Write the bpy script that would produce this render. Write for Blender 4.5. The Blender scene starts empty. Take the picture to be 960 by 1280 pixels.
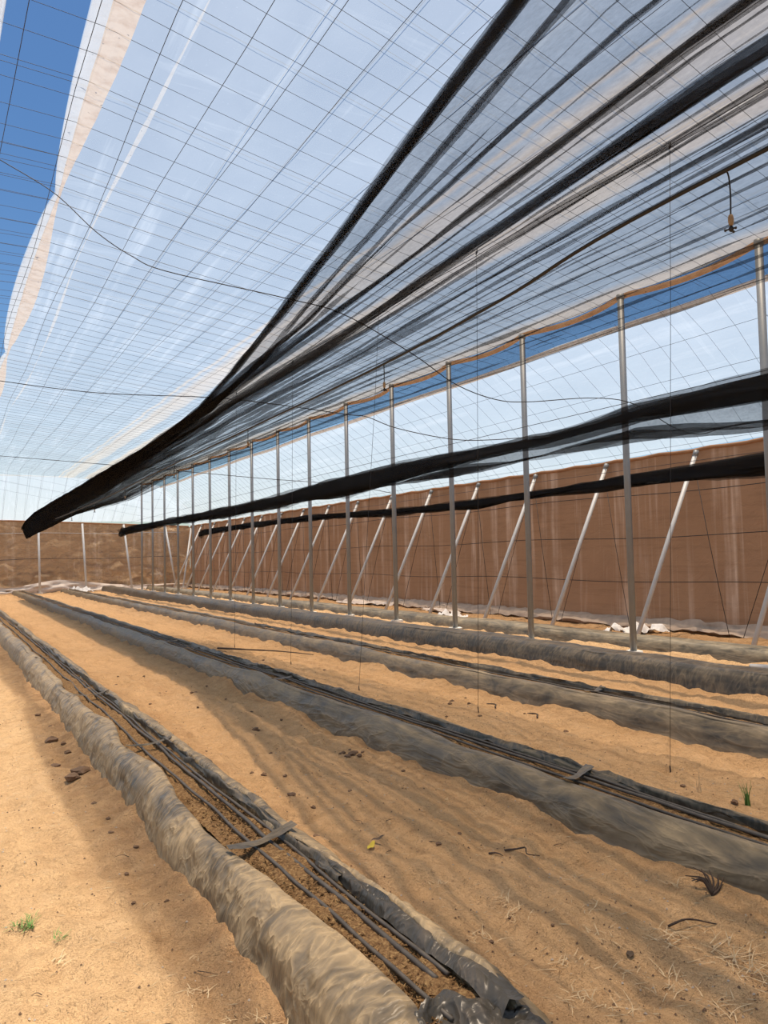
import bpy, math, random
import numpy as np
from mathutils import Vector, Matrix

random.seed(7)
RNG = np.random.default_rng(7)
scene = bpy.context.scene
C = scene.collection

# ------------------------------------------------------------------ camera
CAM_H = 1.6
YAW, PITCH, ROLL, FPX = 0.508916, 0.0533816, -0.0215288, 998.06
cy, sy, cp, sp = math.cos(YAW), math.sin(YAW), math.cos(PITCH), math.sin(PITCH)
fwd = Vector((sy * cp, cy * cp, sp))
right0 = Vector((cy, -sy, 0))
up0 = right0.cross(fwd)
cr, sr = math.cos(ROLL), math.sin(ROLL)
right = right0 * cr + up0 * sr
up = -right0 * sr + up0 * cr
cam_data = bpy.data.cameras.new('camera')
cam_data.sensor_fit = 'VERTICAL'
cam_data.sensor_height = 36.0
cam_data.lens = FPX * 36.0 / 1280.0
cam_data.clip_start = 0.05
cam_data.clip_end = 1000
cam = bpy.data.objects.new('camera', cam_data)
m = Matrix((right, up, -fwd)).transposed().to_4x4()
m.translation = Vector((0, 0, CAM_H))
cam.matrix_world = m
C.objects.link(cam)
scene.camera = cam

# ------------------------------------------------------------------ sky, sun, exposure
KX, KY = -0.055, -0.02            # how far the sunlight drifts per metre of fall
world = bpy.data.worlds.new('world')
scene.world = world
world.use_nodes = True
wn = world.node_tree
wn.nodes.clear()
w_out = wn.nodes.new('ShaderNodeOutputWorld')
w_bg = wn.nodes.new('ShaderNodeBackground')
w_sky = wn.nodes.new('ShaderNodeTexSky')
w_sky.sky_type = 'NISHITA'
w_sky.sun_disc = False
w_sky.sun_elevation = math.radians(86)
w_sky.sun_rotation = math.radians(70)
w_sky.air_density = 1.0
w_sky.dust_density = 0.8
w_sky.ozone_density = 3.0
w_bg.inputs['Strength'].default_value = 0.091
w_hsv = wn.nodes.new('ShaderNodeHueSaturation')
w_hsv.inputs['Saturation'].default_value = 1.22
wn.links.new(w_sky.outputs[0], w_hsv.inputs['Color'])
wn.links.new(w_hsv.outputs[0], w_bg.inputs['Color'])
wn.links.new(w_bg.outputs[0], w_out.inputs['Surface'])

sun_data = bpy.data.lights.new('sun', 'SUN')
sun_data.energy = 2.75
sun_data.angle = math.radians(0.7)
sun_data.color = (1.0, 0.93, 0.82)
sun = bpy.data.objects.new('sun', sun_data)
sun.rotation_euler = Vector((-KX, -KY, 1)).to_track_quat('Z', 'Y').to_euler()
sun.location = (5, 10, 30)
C.objects.link(sun)

# second, broad sun lamp, added to soften the net's shadow stripes
soft_sun_data = bpy.data.lights.new('added_soft_sun', 'SUN')
soft_sun_data.energy = 1.85
soft_sun_data.angle = math.radians(9)
soft_sun_data.color = (1.0, 0.92, 0.80)
soft_sun = bpy.data.objects.new('added_soft_sun', soft_sun_data)
soft_sun.rotation_euler = sun.rotation_euler
soft_sun.location = (5, 10, 30)
C.objects.link(soft_sun)

scene.view_settings.view_transform = 'Standard'
scene.view_settings.look = 'None'
scene.view_settings.gamma = 1.0
scene.view_settings.use_curve_mapping = False
scene.view_settings.exposure = 0.50
scene.cycles.transparent_max_bounces = 48
scene.cycles.max_bounces = 10

# ------------------------------------------------------------------ numpy noise
def _hash(ix, iy, seed):
    n = (ix.astype(np.int64) * 374761393 + iy.astype(np.int64) * 668265263 + seed * 974711) & 0x7fffffff
    n = ((n ^ (n >> 13)) * 1274126177) & 0x7fffffff
    n = (n ^ (n >> 16)) & 0xffff
    return n / 32767.5 - 1.0

def noise(x, y, seed=0):
    x, y = np.broadcast_arrays(np.asarray(x, float), np.asarray(y, float))
    ix, iy = np.floor(x), np.floor(y)
    fx, fy = x - ix, y - iy
    ux, uy = fx * fx * (3 - 2 * fx), fy * fy * (3 - 2 * fy)
    a, b = _hash(ix, iy, seed), _hash(ix + 1, iy, seed)
    c, d = _hash(ix, iy + 1, seed), _hash(ix + 1, iy + 1, seed)
    return (a * (1 - ux) + b * ux) * (1 - uy) + (c * (1 - ux) + d * ux) * uy

def fbm(x, y, seed=0, octaves=4, gain=0.5):
    t, amp = 0.0, 1.0
    x = np.asarray(x, float); y = np.asarray(y, float)
    for k in range(octaves):
        t = t + amp * noise(x, y, seed + 17 * k)
        x = x * 2.03 + 3.1; y = y * 2.03 + 1.7; amp *= gain
    return t

# ------------------------------------------------------------------ object helpers
def tag(o, label, cat, group=None, kind=None):
    if label: o['label'] = label
    if cat: o['category'] = cat
    if group: o['group'] = group
    if kind: o['kind'] = kind
    return o

def link(name, me, parent=None):
    o = bpy.data.objects.new(name, me)
    C.objects.link(o)
    if parent is not None: o.parent = parent
    return o

def empty(name, loc, label, cat, group=None):
    o = link(name, None)
    o.empty_display_size = 0.1
    o.location = loc
    bpy.context.view_layer.update()
    return tag(o, label, cat, group)

def mesh(name, V, F, mat, smooth=True):
    me = bpy.data.meshes.new(name)
    me.from_pydata([tuple(v) for v in V], [], [tuple(f) for f in F])
    if mat is not None: me.materials.append(mat)
    if smooth: me.polygons.foreach_set('use_smooth', [True] * len(me.polygons))
    me.update()
    return me

def grid_faces(m, n, closed=False):
    i, j = np.meshgrid(np.arange(m - 1), np.arange(n if closed else n - 1), indexing='ij')
    i, j = i.ravel(), j.ravel()
    j2 = (j + 1) % n
    return np.stack([i * n + j, i * n + j2, (i + 1) * n + j2, (i + 1) * n + j], 1)

def grid(name, P, mat, smooth=True, flip=False):
    mm, n = P.shape[:2]
    F = grid_faces(mm, n)
    if flip: F = F[:, ::-1]
    me = bpy.data.meshes.new(name)
    V = P.reshape(-1, 3).astype(np.float32)
    me.vertices.add(len(V)); me.vertices.foreach_set('co', V.ravel())
    me.loops.add(F.size); me.loops.foreach_set('vertex_index', F.astype(np.int32).ravel())
    me.polygons.add(len(F))
    me.polygons.foreach_set('loop_start', np.arange(0, F.size, 4, dtype=np.int32))
    me.update(calc_edges=True)
    if mat is not None: me.materials.append(mat)
    me.polygons.foreach_set('use_smooth', [smooth] * len(F))
    me.validate()
    return me

def tube_data(pts, r, sides=6, cap=True):
    pts = [Vector(p) for p in pts]
    rs = r if hasattr(r, '__len__') else [r] * len(pts)
    V, F = [], []
    ref = None
    for k, p in enumerate(pts):
        t = (pts[min(k + 1, len(pts) - 1)] - pts[max(k - 1, 0)]).normalized()
        if ref is None:
            ref = Vector((0, 0, 1)) if abs(t.z) < 0.9 else Vector((1, 0, 0))
        a = (ref - t * ref.dot(t)).normalized()
        ref = a
        b = t.cross(a)
        for s in range(sides):
            th = 2 * math.pi * s / sides
            V.append(p + (a * math.cos(th) + b * math.sin(th)) * rs[k])
    for k in range(len(pts) - 1):
        for s in range(sides):
            s2 = (s + 1) % sides
            F.append((k * sides + s, k * sides + s2, (k + 1) * sides + s2, (k + 1) * sides + s))
    if cap:
        F.append(tuple(range(sides))[::-1])
        F.append(tuple((len(pts) - 1) * sides + s for s in range(sides)))
    return V, F

def tube(name, pts, r, mat, sides=6, parent=None, cap=True):
    V, F = tube_data(pts, r, sides, cap)
    return link(name, mesh(name, V, F, mat), parent)

def smooth_pts(ctrl, n):
    """Catmull-Rom through the control points."""
    c = [Vector(p) for p in ctrl]
    c = [c[0] * 2 - c[1]] + c + [c[-1] * 2 - c[-2]]
    out = []
    seg = len(c) - 3
    for k in range(n):
        t = k / (n - 1) * seg
        i = min(int(t), seg - 1); f = t - i
        p0, p1, p2, p3 = c[i:i + 4]
        out.append(0.5 * ((2 * p1) + (p2 - p0) * f + (2 * p0 - 5 * p1 + 4 * p2 - p3) * f * f + (3 * p1 - p0 - 3 * p2 + p3) * f ** 3))
    return out

ORD = ['first', 'second', 'third', 'fourth', 'fifth', 'sixth', 'seventh', 'eighth', 'ninth', 'tenth', 'eleventh',
       'twelfth', 'thirteenth', 'fourteenth', 'fifteenth', 'sixteenth', 'seventeenth', 'eighteenth', 'nineteenth', 'twentieth', 'twenty-first', 'twenty-second', 'twenty-third', 'twenty-fourth', 'twenty-fifth', 'twenty-sixth']

# ------------------------------------------------------------------ materials
class NT:
    def __init__(self, name):
        self.m = bpy.data.materials.new(name)
        self.m.use_nodes = True
        self.t = self.m.node_tree
        self.t.nodes.clear()
        self.out = self.n('ShaderNodeOutputMaterial')
    def n(self, ty, **kw):
        x = self.t.nodes.new(ty)
        for k, v in kw.items():
            setattr(x, k, v)
        return x
    def l(self, a, b): self.t.links.new(a, b)
    def coord(self, scale=(1, 1, 1), rot=(0, 0, 0)):
        tc = self.n('ShaderNodeTexCoord'); mp = self.n('ShaderNodeMapping')
        mp.inputs['Scale'].default_value = scale; mp.inputs['Rotation'].default_value = rot
        self.l(tc.outputs['Object'], mp.inputs['Vector'])
        return mp.outputs[0]
    def noise(self, scale, vec, detail=4, rough=0.55, dist=0.0):
        x = self.n('ShaderNodeTexNoise')
        x.inputs['Scale'].default_value = scale
        x.inputs['Detail'].default_value = detail
        x.inputs['Roughness'].default_value = rough
        x.inputs['Distortion'].default_value = dist
        self.l(vec, x.inputs['Vector'])
        return x.outputs['Fac']
    def ramp(self, fac, stops, interp='LINEAR'):
        r = self.n('ShaderNodeValToRGB')
        r.color_ramp.interpolation = interp
        el = r.color_ramp.elements
        while len(el) < len(stops): el.new(0.5)
        for e, (p, c) in zip(el, stops):
            e.position = p
            e.color = (c, c, c, 1) if not hasattr(c, '__len__') else (*c, 1)
        self.l(fac, r.inputs['Fac'])
        return r.outputs['Color']
    def mix(self, fac, a, b, blend='MIX'):
        x = self.n('ShaderNodeMix', data_type='RGBA', blend_type=blend)
        for sock, v in ((x.inputs[0], fac), (x.inputs[6], a), (x.inputs[7], b)):
            if hasattr(v, 'is_linked'): self.l(v, sock)
            elif hasattr(v, '__len__'): sock.default_value = (*v, 1)
            else: sock.default_value = v
        return x.outputs[2]
    def math(self, op, a, b=None, c=None, clamp=False):
        x = self.n('ShaderNodeMath', operation=op, use_clamp=clamp)
        for k, v in enumerate((a, b, c)):
            if v is None: continue
            if hasattr(v, 'is_linked'): self.l(v, x.inputs[k])
            else: x.inputs[k].default_value = v
        return x.outputs[0]
    def bump(self, h, strength, dist, normal=None):
        b = self.n('ShaderNodeBump')
        b.inputs['Strength'].default_value = strength
        b.inputs['Distance'].default_value = dist
        self.l(h, b.inputs['Height'])
        if normal is not None: self.l(normal, b.inputs['Normal'])
        return b.outputs[0]
    def principled(self, color, rough=0.6, metal=0.0, normal=None, spec=0.5):
        b = self.n('ShaderNodeBsdfPrincipled')
        for nm, v in (('Base Color', color), ('Roughness', rough), ('Metallic', metal), ('Specular IOR Level', spec)):
            if hasattr(v, 'is_linked'): self.l(v, b.inputs[nm])
            elif hasattr(v, '__len__'): b.inputs[nm].default_value = (*v, 1)
            else: b.inputs[nm].default_value = v
        if normal is not None: self.l(normal, b.inputs['Normal'])
        return b.outputs[0]
    def done(self, shader):
        self.l(shader, self.out.inputs['Surface'])
        return self.m

def plain(name, color, rough=0.7, metal=0.0, var=0.15, scale=20, bump=0.0):
    t = NT(name)
    v = t.coord()
    f = t.noise(scale, v)
    lo = tuple(c * (1 - var) for c in color); hi = tuple(min(1, c * (1 + var)) for c in color)
    col = t.mix(f, lo, hi)
    nm = t.bump(f, bump, 0.01) if bump else None
    return t.done(t.principled(col, rough, metal, nm))

def make_sand():
    t = NT('sand')
    tc = t.n('ShaderNodeTexCoord'); sx = t.n('ShaderNodeSeparateXYZ')
    t.l(tc.outputs['Object'], sx.inputs[0])
    v = t.coord()
    big = t.noise(0.9, v, 5, 0.6)
    streak = t.noise(1.9, t.coord((1.9, 0.16, 1)), 6, 0.66, 0.35)
    lump = t.noise(4.2, t.coord((1.2, 0.8, 1)), 6, 0.62, 0.5)
    mid = t.noise(9, v, 6, 0.65, 0.3)
    grain = t.noise(45, v, 5, 0.7)
    speck = t.noise(85, v, 2, 0.5)
    fine = t.noise(170, v, 3, 0.7)
    c = t.mix(t.ramp(big, [(0.3, 0.0), (0.7, 1.0)]), (0.70, 0.42, 0.194), (0.79, 0.485, 0.238))
    c = t.mix(t.math('MULTIPLY', t.ramp(streak, [(0.5, 0.0), (0.68, 1.0)]), 0.55), c, (0.48, 0.265, 0.115))
    c = t.mix(t.math('MULTIPLY', t.ramp(mid, [(0.50, 0.0), (0.70, 1.0)]), 0.5), c, (0.48, 0.265, 0.115))
    c = t.mix(t.math('MULTIPLY', t.ramp(lump, [(0.52, 0.0), (0.68, 1.0)]), 0.3), c, (0.80, 0.54, 0.30))
    # moist soil beside the drip watered beds, with shade put into the colour
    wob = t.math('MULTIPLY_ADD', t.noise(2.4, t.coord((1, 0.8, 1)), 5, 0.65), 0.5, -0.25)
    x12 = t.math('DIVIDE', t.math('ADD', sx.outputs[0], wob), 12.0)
    damp_shade = t.ramp(x12, [(0.0, 0.0), (0.055, 0.0), (0.075, 0.75), (0.088, 0.95), (0.146, 0.7), (0.166, 0.0), (0.245, 0.0), (0.262, 0.7), (0.315, 0.7), (0.345, 0.0), (0.44, 0.0), (0.45, 0.4), (0.51, 0.4), (0.53, 0.0), (0.6, 0.0), (0.62, 0.5)])
    c = t.mix(t.math('MULTIPLY', damp_shade, t.ramp(t.noise(6, v, 5, 0.6), [(0.35, 0.25), (0.62, 0.85)])), c, (0.32, 0.172, 0.078))
    c = t.mix(t.math('MULTIPLY', t.ramp(grain, [(0.58, 0.0), (0.66, 1.0)]), 0.45), c, (0.25, 0.135, 0.065))
    c = t.mix(t.math('MULTIPLY', t.ramp(speck, [(0.68, 0.0), (0.72, 1.0)]), 0.7), c, (0.13, 0.075, 0.04))
    c = t.mix(0.22, c, t.ramp(fine, [(0.35, (0.32, 0.18, 0.085)), (0.65, (0.74, 0.49, 0.28))]))
    n0 = t.bump(lump, 0.8, 0.10)
    n1 = t.bump(mid, 0.9, 0.12, n0)
    n2 = t.bump(grain, 0.8, 0.025, n1)
    n3 = t.bump(fine, 0.4, 0.004, n2)
    return t.done(t.principled(c, 0.95, 0, n3, 0.12))

def make_plastic(name, dust, tan=(0.30, 0.245, 0.175), dark=(0.050, 0.045, 0.036), seed=0.0, crinkle=1.0, along=0.0):
    """Black polyethylene sheet under a film of dust that clings to the creases: smears, streaks and wiped patches."""
    t = NT(name)
    v = t.coord((1, 1, 1))
    def ridge(n, p=2.0):
        return t.math('POWER', t.math('SUBTRACT', 1.0, t.math('ABSOLUTE', t.math('MULTIPLY_ADD', n, 2.0, -1.0))), p)
    smear = t.noise(1.7 + seed, t.coord((1.3, 0.7, 1.6)), 6, 0.62, 0.8)
    spots = t.noise(18, v, 4, 0.6)
    if not along:
        c1, c2 = t.coord((0.7, 1.9, 0.9), (0.9, 0, 0.7)), t.coord((0.8, 1.8, 1.0), (-0.9, 0, -0.6))
    else:
        c1, c2 = t.coord((2.4, 0.4, 2.4), (0.1, 0, 0.1)), t.coord((1.8, 0.6, 1.8), (-0.2, 0, -0.2))
    w1 = ridge(t.noise(2.3, c1, 3, 0.5, 1.7), 5.0)
    w2 = ridge(t.noise(4.6, c2, 3, 0.5, 1.2), 6.0)
    w3 = t.noise(26, t.coord((1.0, 1.8, 1.0)), 3, 0.6, 0.6)
    k = 0.24 if not along else 0.14
    f = t.math('MULTIPLY_ADD', smear, 0.95, dust - 0.62)
    f = t.math('ADD', f, t.math('MULTIPLY_ADD', w1, k, -0.35 * k))
    f = t.math('ADD', f, t.math('MULTIPLY_ADD', w2, k, -0.35 * k))
    d = t.ramp(f, [(0.22, 0.05), (0.45, 0.45), (0.75, 1.0)])
    d = t.mix(t.math('MULTIPLY', t.ramp(spots, [(0.62, 0.0), (0.70, 1.0)]), 0.35), d, (0.08, 0.08, 0.08))
    col = t.mix(d, dark, tan)
    n1 = t.bump(w1, 0.45 * crinkle, 0.022)
    n2 = t.bump(w2, 0.4 * crinkle, 0.012, n1)
    n3 = t.bump(w3, 0.2 * crinkle, 0.004, n2)
    rough = t.math('MULTIPLY_ADD', d, 0.25, 0.32)
    return t.done(t.principled(col, rough, 0, n3, 0.32))

def make_substrate():
    t = NT('coir_substrate')
    v = t.coord()
    a = t.noise(60, v, 5, 0.75, 0.8)
    b = t.noise(9, v, 4, 0.6)
    c = t.ramp(a, [(0.3, (0.05, 0.027, 0.013)), (0.48, (0.24, 0.135, 0.06)), (0.64, (0.46, 0.30, 0.135)), (0.8, (0.62, 0.44, 0.24))])
    c = t.mix(t.math('MULTIPLY', b, 0.4), c, (0.06, 0.035, 0.02))
    return t.done(t.principled(c, 0.95, 0, t.bump(a, 0.9, 0.015), 0.1))

def make_film(name, bands=True, scat=0.34):
    """Polyethylene roof film: part clear, part milky with dust; dirty beige bands lie along the runs."""
    t = NT(name)
    tc = t.n('ShaderNodeTexCoord'); sx = t.n('ShaderNodeSeparateXYZ')
    t.l(tc.outputs['Object'], sx.inputs[0])
    cloud = t.noise(1.1, t.coord((1, 0.5, 1)), 5, 0.6)
    runs = t.noise(3.4, t.coord((1.0, 0.05, 0.2)), 4, 0.65)
    cross = t.noise(2.6, t.coord((0.12, 1.0, 0.12)), 4, 0.7, 0.5)
    spk = t.noise(28, t.coord((1, 1, 1)), 3, 0.6)
    fac = t.math('ADD', t.math('MULTIPLY_ADD', cloud, 0.16, scat - 0.08), t.math('MULTIPLY', t.ramp(runs, [(0.55, 0.0), (0.75, 1.0)]), 0.16))
    fac = t.math('ADD', fac, t.math('MULTIPLY', t.ramp(cross, [(0.58, 0.0), (0.70, 1.0)]), 0.07))
    fac = t.math('ADD', fac, t.math('MULTIPLY', t.ramp(spk, [(0.66, 0.0), (0.72, 1.0)]), 0.06))
    col = (0.57, 0.625, 0.68)
    if bands:
        wob = t.math('MULTIPLY_ADD', t.noise(0.7, t.coord((0.3, 1, 0.3)), 3, 0.5), 0.24, -0.12)
        x10 = t.math('DIVIDE', t.math('ADD', sx.outputs[0], wob), 10.0)
        k = t.ramp(x10, [(0.0, 0.0), (0.522, 0.0), (0.527, 0.9), (0.535, 0.1), (0.553, 0.75),
                         (0.595, 0.6), (0.60, 0.0), (0.635, 0.0), (0.65, 0.85), (0.69, 0.75), (0.70, 0.0), (0.895, 0.0), (0.92, 0.9)])
        col = t.mix(k, col, (0.70, 0.57, 0.42))
        fac = t.math('ADD', fac, t.math('MULTIPLY', k, 0.16))
    fac = t.math('MINIMUM', fac, 0.92)
    tr = t.n('ShaderNodeBsdfTransparent'); tr.inputs[0].default_value = (1.0, 0.88, 0.76, 1)
    tl = t.n('ShaderNodeBsdfTranslucent')
    if hasattr(col, 'is_linked'): t.l(col, tl.inputs[0])
    else: tl.inputs[0].default_value = (*col, 1)
    wr = t.noise(5, t.coord((1, 0.6, 1)), 4, 0.6, 1.2)
    t.l(t.bump(wr, 0.25, 0.03), tl.inputs['Normal'])
    mx = t.n('ShaderNodeMixShader')
    t.l(fac, mx.inputs[0]); t.l(tr.outputs[0], mx.inputs[1]); t.l(tl.outputs[0], mx.inputs[2])
    return t.done(mx.outputs[0])

def make_sheet(name, color, fac, dirt=(0.4, 0.3, 0.2)):
    """dusty translucent plastic (film edges, hems)"""
    t = NT(name)
    v = t.coord()
    d = t.noise(6, t.coord((1, 1.4, 1)), 5, 0.65)
    s = t.noise(14, v, 3, 0.5)
    col = t.mix(t.ramp(d, [(0.45, 0.0), (0.75, 0.8)]), color, dirt)
    col = t.mix(t.ramp(s, [(0.68, 0.0), (0.72, 0.8)]), col, (0.1, 0.07, 0.05))
    tr = t.n('ShaderNodeBsdfTransparent')
    tl = t.n('ShaderNodeBsdfTranslucent'); t.l(col, tl.inputs[0])
    df = t.n('ShaderNodeBsdfDiffuse'); t.l(col, df.inputs[0])
    m1 = t.n('ShaderNodeMixShader'); m1.inputs[0].default_value = 0.25
    t.l(tl.outputs[0], m1.inputs[1]); t.l(df.outputs[0], m1.inputs[2])
    m2 = t.n('ShaderNodeMixShader'); m2.inputs[0].default_value = fac
    t.l(tr.outputs[0], m2.inputs[1]); t.l(m1.outputs[0], m2.inputs[2])
    return t.done(m2.outputs[0])

def make_net(name, opacity=0.46):
    """black knitted shade cloth: about half of it is holes"""
    t = NT(name)
    weave = t.noise(55, t.coord((1, 0.4, 1)), 3, 0.7)
    slub = t.noise(5, t.coord((1, 0.15, 1)), 4, 0.6)
    f = t.math('ADD', t.math('MULTIPLY_ADD', weave, 0.34, opacity - 0.17), t.math('MULTIPLY_ADD', slub, 0.26, -0.13), None, True)
    tr = t.n('ShaderNodeBsdfTransparent')
    df = t.n('ShaderNodeBsdfDiffuse'); df.inputs[0].default_value = (0.02, 0.02, 0.021, 1)
    m2 = t.n('ShaderNodeMixShader')
    t.l(f, m2.inputs[0]); t.l(tr.outputs[0], m2.inputs[1]); t.l(df.outputs[0], m2.inputs[2])
    return t.done(m2.outputs[0])

def make_cloth(name, axis, base=(0.36, 0.22, 0.13), pale=(0.72, 0.56, 0.43)):
    """brown windbreak cloth with pale dried water runs and faint seams; light leaks through it"""
    t = NT(name)
    sc = (1, 1, 0.03) 
    runs = t.noise(1.9, t.coord(sc), 4, 0.7, 0.2)
    runs2 = t.noise(6.5, t.coord((1, 1, 0.04)), 3, 0.6)
    blot = t.noise(0.8, t.coord(), 5, 0.6)
    fold = t.noise(2.5, t.coord((1, 1, 1.3)), 6, 0.65, 1.0)
    weave = t.noise(3.0, t.coord((0.25, 0.25, 5.0)), 4, 0.6)
    r = t.math('MULTIPLY', t.ramp(runs, [(0.50, 0.0), (0.62, 1.0)]), t.ramp(runs2, [(0.36, 0.2), (0.56, 1.0)]))
    r = t.math('MULTIPLY', r, t.ramp(t.noise(1.3, t.coord(), 4, 0.6), [(0.35, 0.25), (0.62, 1.0)]))
    col = t.mix(blot, tuple(c * 0.8 for c in base), tuple(c * 1.2 for c in base))
    col = t.mix(t.math('MULTIPLY', t.ramp(weave, [(0.5, 0.0), (0.7, 1.0)]), 0.35), col, tuple(c * 0.6 for c in base))
    col = t.mix(t.math('MULTIPLY', r, 0.75), col, pale)
    nm = t.bump(fold, 0.35 if axis == 0 else 1.0, 0.05 if axis == 0 else 0.25)
    df = t.n('ShaderNodeBsdfDiffuse'); t.l(col, df.inputs[0]); t.l(nm, df.inputs['Normal'])
    tl = t.n('ShaderNodeBsdfTranslucent'); t.l(col, tl.inputs[0]); t.l(nm, tl.inputs['Normal'])
    mx = t.n('ShaderNodeMixShader'); mx.inputs[0].default_value = 0.42
    t.l(df.outputs[0], mx.inputs[1]); t.l(tl.outputs[0], mx.inputs[2])
    return t.done(mx.outputs[0])

M = {}
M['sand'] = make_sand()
M['plastic_1'] = make_plastic('dusty_black_plastic_tan', 0.57, (0.43, 0.31, 0.17), crinkle=1.0)
M['plastic_2'] = make_plastic('dusty_black_plastic_grey', 0.58, (0.30, 0.225, 0.13), seed=0.3, crinkle=0.6, along=1)
M['plastic_3'] = make_plastic('dusty_black_plastic_pale', 0.56, (0.33, 0.25, 0.15), seed=0.6, crinkle=0.25, along=1)
M['plastic_4'] = make_plastic('dusty_black_plastic_dark', 0.44, (0.20, 0.155, 0.10), seed=0.9, crinkle=0.35)
M['plastic_5'] = make_plastic('dusty_black_plastic_brown', 0.56, (0.31, 0.235, 0.145), seed=1.2, crinkle=0.25, along=1)
M['plastic_black'] = make_plastic('shiny_black_plastic', 0.30, (0.14, 0.11, 0.08), seed=1.5)
M['substrate'] = make_substrate()
M['film'] = make_film('roof_film')
M['film_plain'] = make_film('roof_film_plain', False, 0.47)
M['film_milky'] = make_film('roof_film_milky', False, 0.56)
M['hem_white'] = make_sheet('white_film_edge', (0.72, 0.75, 0.76), 0.40, (0.62, 0.58, 0.52))
M['hem_dirty'] = make_sheet('dirty_film_edge', (0.66, 0.575, 0.48), 0.66, (0.46, 0.32, 0.2))
M['hem_orange'] = make_sheet('sand_stained_film_edge', (0.72, 0.52, 0.34), 0.9, (0.5, 0.3, 0.16))
M['net'] = make_net('shade_net', 0.41)
M['net_mid'] = make_net('shade_net_mid', 0.56)
M['net_dense'] = make_net('shade_net_dense', 0.66)
M['wire'] = plain('roof_wire', (0.055, 0.055, 0.06), 0.5, 0.5)
M['wire_dark'] = plain('black_wire', (0.03, 0.03, 0.032), 0.6, 0.2)
M['cable_pale'] = plain('pale_cord', (0.5, 0.5, 0.5), 0.7)
M['steel'] = plain('galvanised_steel', (0.27, 0.28, 0.28), 0.5, 0.35, 0.12, 8)
M['steel_pale'] = plain('pale_galvanised_steel', (0.62, 0.62, 0.60), 0.55, 0.15, 0.12, 8)
M['concrete'] = plain('pale_concrete', (0.62, 0.56, 0.48), 0.95, 0, 0.2, 25, 0.5)
M['hose'] = plain('dusty_drip_hose', (0.075, 0.062, 0.048), 0.6, 0, 0.75, 18)
M['cloth'] = make_cloth('brown_windbreak_cloth', 0)
M['cloth_end'] = make_cloth('brown_end_cloth', 1, (0.54, 0.37, 0.22), (0.80, 0.65, 0.48))
M['skirt'] = plain('pale_plastic_skirt', (0.44, 0.33, 0.24), 0.6, 0, 0.35, 6)
M['skirt_white'] = plain('dusty_white_plastic', (0.66, 0.55, 0.45), 0.5, 0, 0.2, 9, 0.3)
M['rag'] = plain('white_rag', (0.75, 0.72, 0.68), 0.8, 0, 0.15, 20)
M['clod'] = plain('dark_earth_clod', (0.17, 0.10, 0.055), 0.95, 0, 0.5, 30, 0.6)
M['stone'] = plain('pale_stone', (0.5, 0.4, 0.3), 0.9, 0, 0.2, 30)
M['straw'] = plain('dry_straw', (0.66, 0.48, 0.27), 0.9, 0, 0.3, 40)
M['green'] = plain('green_grass', (0.12, 0.24, 0.045), 0.7, 0, 0.3, 40)
M['twig'] = plain('dark_twig', (0.07, 0.045, 0.03), 0.9, 0, 0.3, 40)
M['yellow'] = plain('yellow_leaf', (0.75, 0.55, 0.05), 0.6, 0, 0.2, 40)
M['brown_leaf'] = plain('brown_leaf', (0.09, 0.055, 0.03), 0.8, 0, 0.2, 40)
M['pipe_grey'] = plain('grey_pipe', (0.42, 0.40, 0.37), 0.5, 0, 0.15, 10)
M['black'] = plain('black_rubber', (0.02, 0.02, 0.021), 0.55, 0, 0.2, 10)
M['tan_plastic'] = plain('tan_plastic', (0.35, 0.24, 0.13), 0.5, 0, 0.15, 30)
M['rust'] = plain('rusty_hem', (0.36, 0.18, 0.085), 0.85, 0, 0.3, 7)

# ------------------------------------------------------------------ sand floor
BED_X = {1: (1.05, 1.73), 2: (3.14, 3.78), 3: (5.38, 6.0), 4: (7.36, 8.0), 5: (9.56, 10.18)}
dents = []
for _ in range(420):
    x = random.uniform(-0.4, 7.3); y = 1.8 + random.random() ** 1.6 * 16
    if any(a - 0.12 < x < b + 0.12 for a, b in BED_X.values()): continue
    dents.append((x, y, random.uniform(0.07, 0.16), random.uniform(0.8, 1.7), random.uniform(-0.5, 0.5), random.uniform(0.008, 0.026)))

def ground_h(X, Y, fine=True):
    X = np.asarray(X, float); Y = np.asarray(Y, float)
    h = 0.022 * fbm(X * 1.5, Y * 1.1, 3, 4) + 0.012 * fbm(X * 5.2, Y * 0.6, 9, 3)
    for k, (a, b) in BED_X.items():
        c, hw = (a + b) / 2, (b - a) / 2
        d = np.abs(X - c) - hw
        edge = 0.045 * (1 + 0.6 * noise(Y * 1.5, 0.0 * Y + 3.0 * k, 21 + k) + 0.3 * noise(Y * 4.1, 0.0 * Y + k, 31 + k) + 0.10 * noise(Y * 13, 0.0 * Y + k, 37 + k))
        h = h + np.where(d < 0.35, edge * np.exp(-np.clip(d, 0, None) / 0.10) * np.clip((Y - 1.2) / 0.6, 0, 1), 0)
    if fine:
        h = h + 0.016 * fbm(X * 4.5, Y * 4.0, 6, 3) + 0.018 * fbm(X * 9, Y * 8, 5, 3)
        for (x, y, r, asp, an, dep) in dents:
            ca, sa = math.cos(an), math.sin(an)
            dx, dy = X - x, Y - y
            u, v = dx * ca + dy * sa, (-dx * sa + dy * ca) / asp
            q = (u * u + v * v) / (r * r)
            h = h - np.where(q < 6, dep * (np.exp(-q) - 0.35 * np.exp(-(np.sqrt(q) - 1.4) ** 2 * 4)), 0)
    return h

def gh(x, y):
    return float(ground_h(np.array([x]), np.array([y]))[0])

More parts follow.
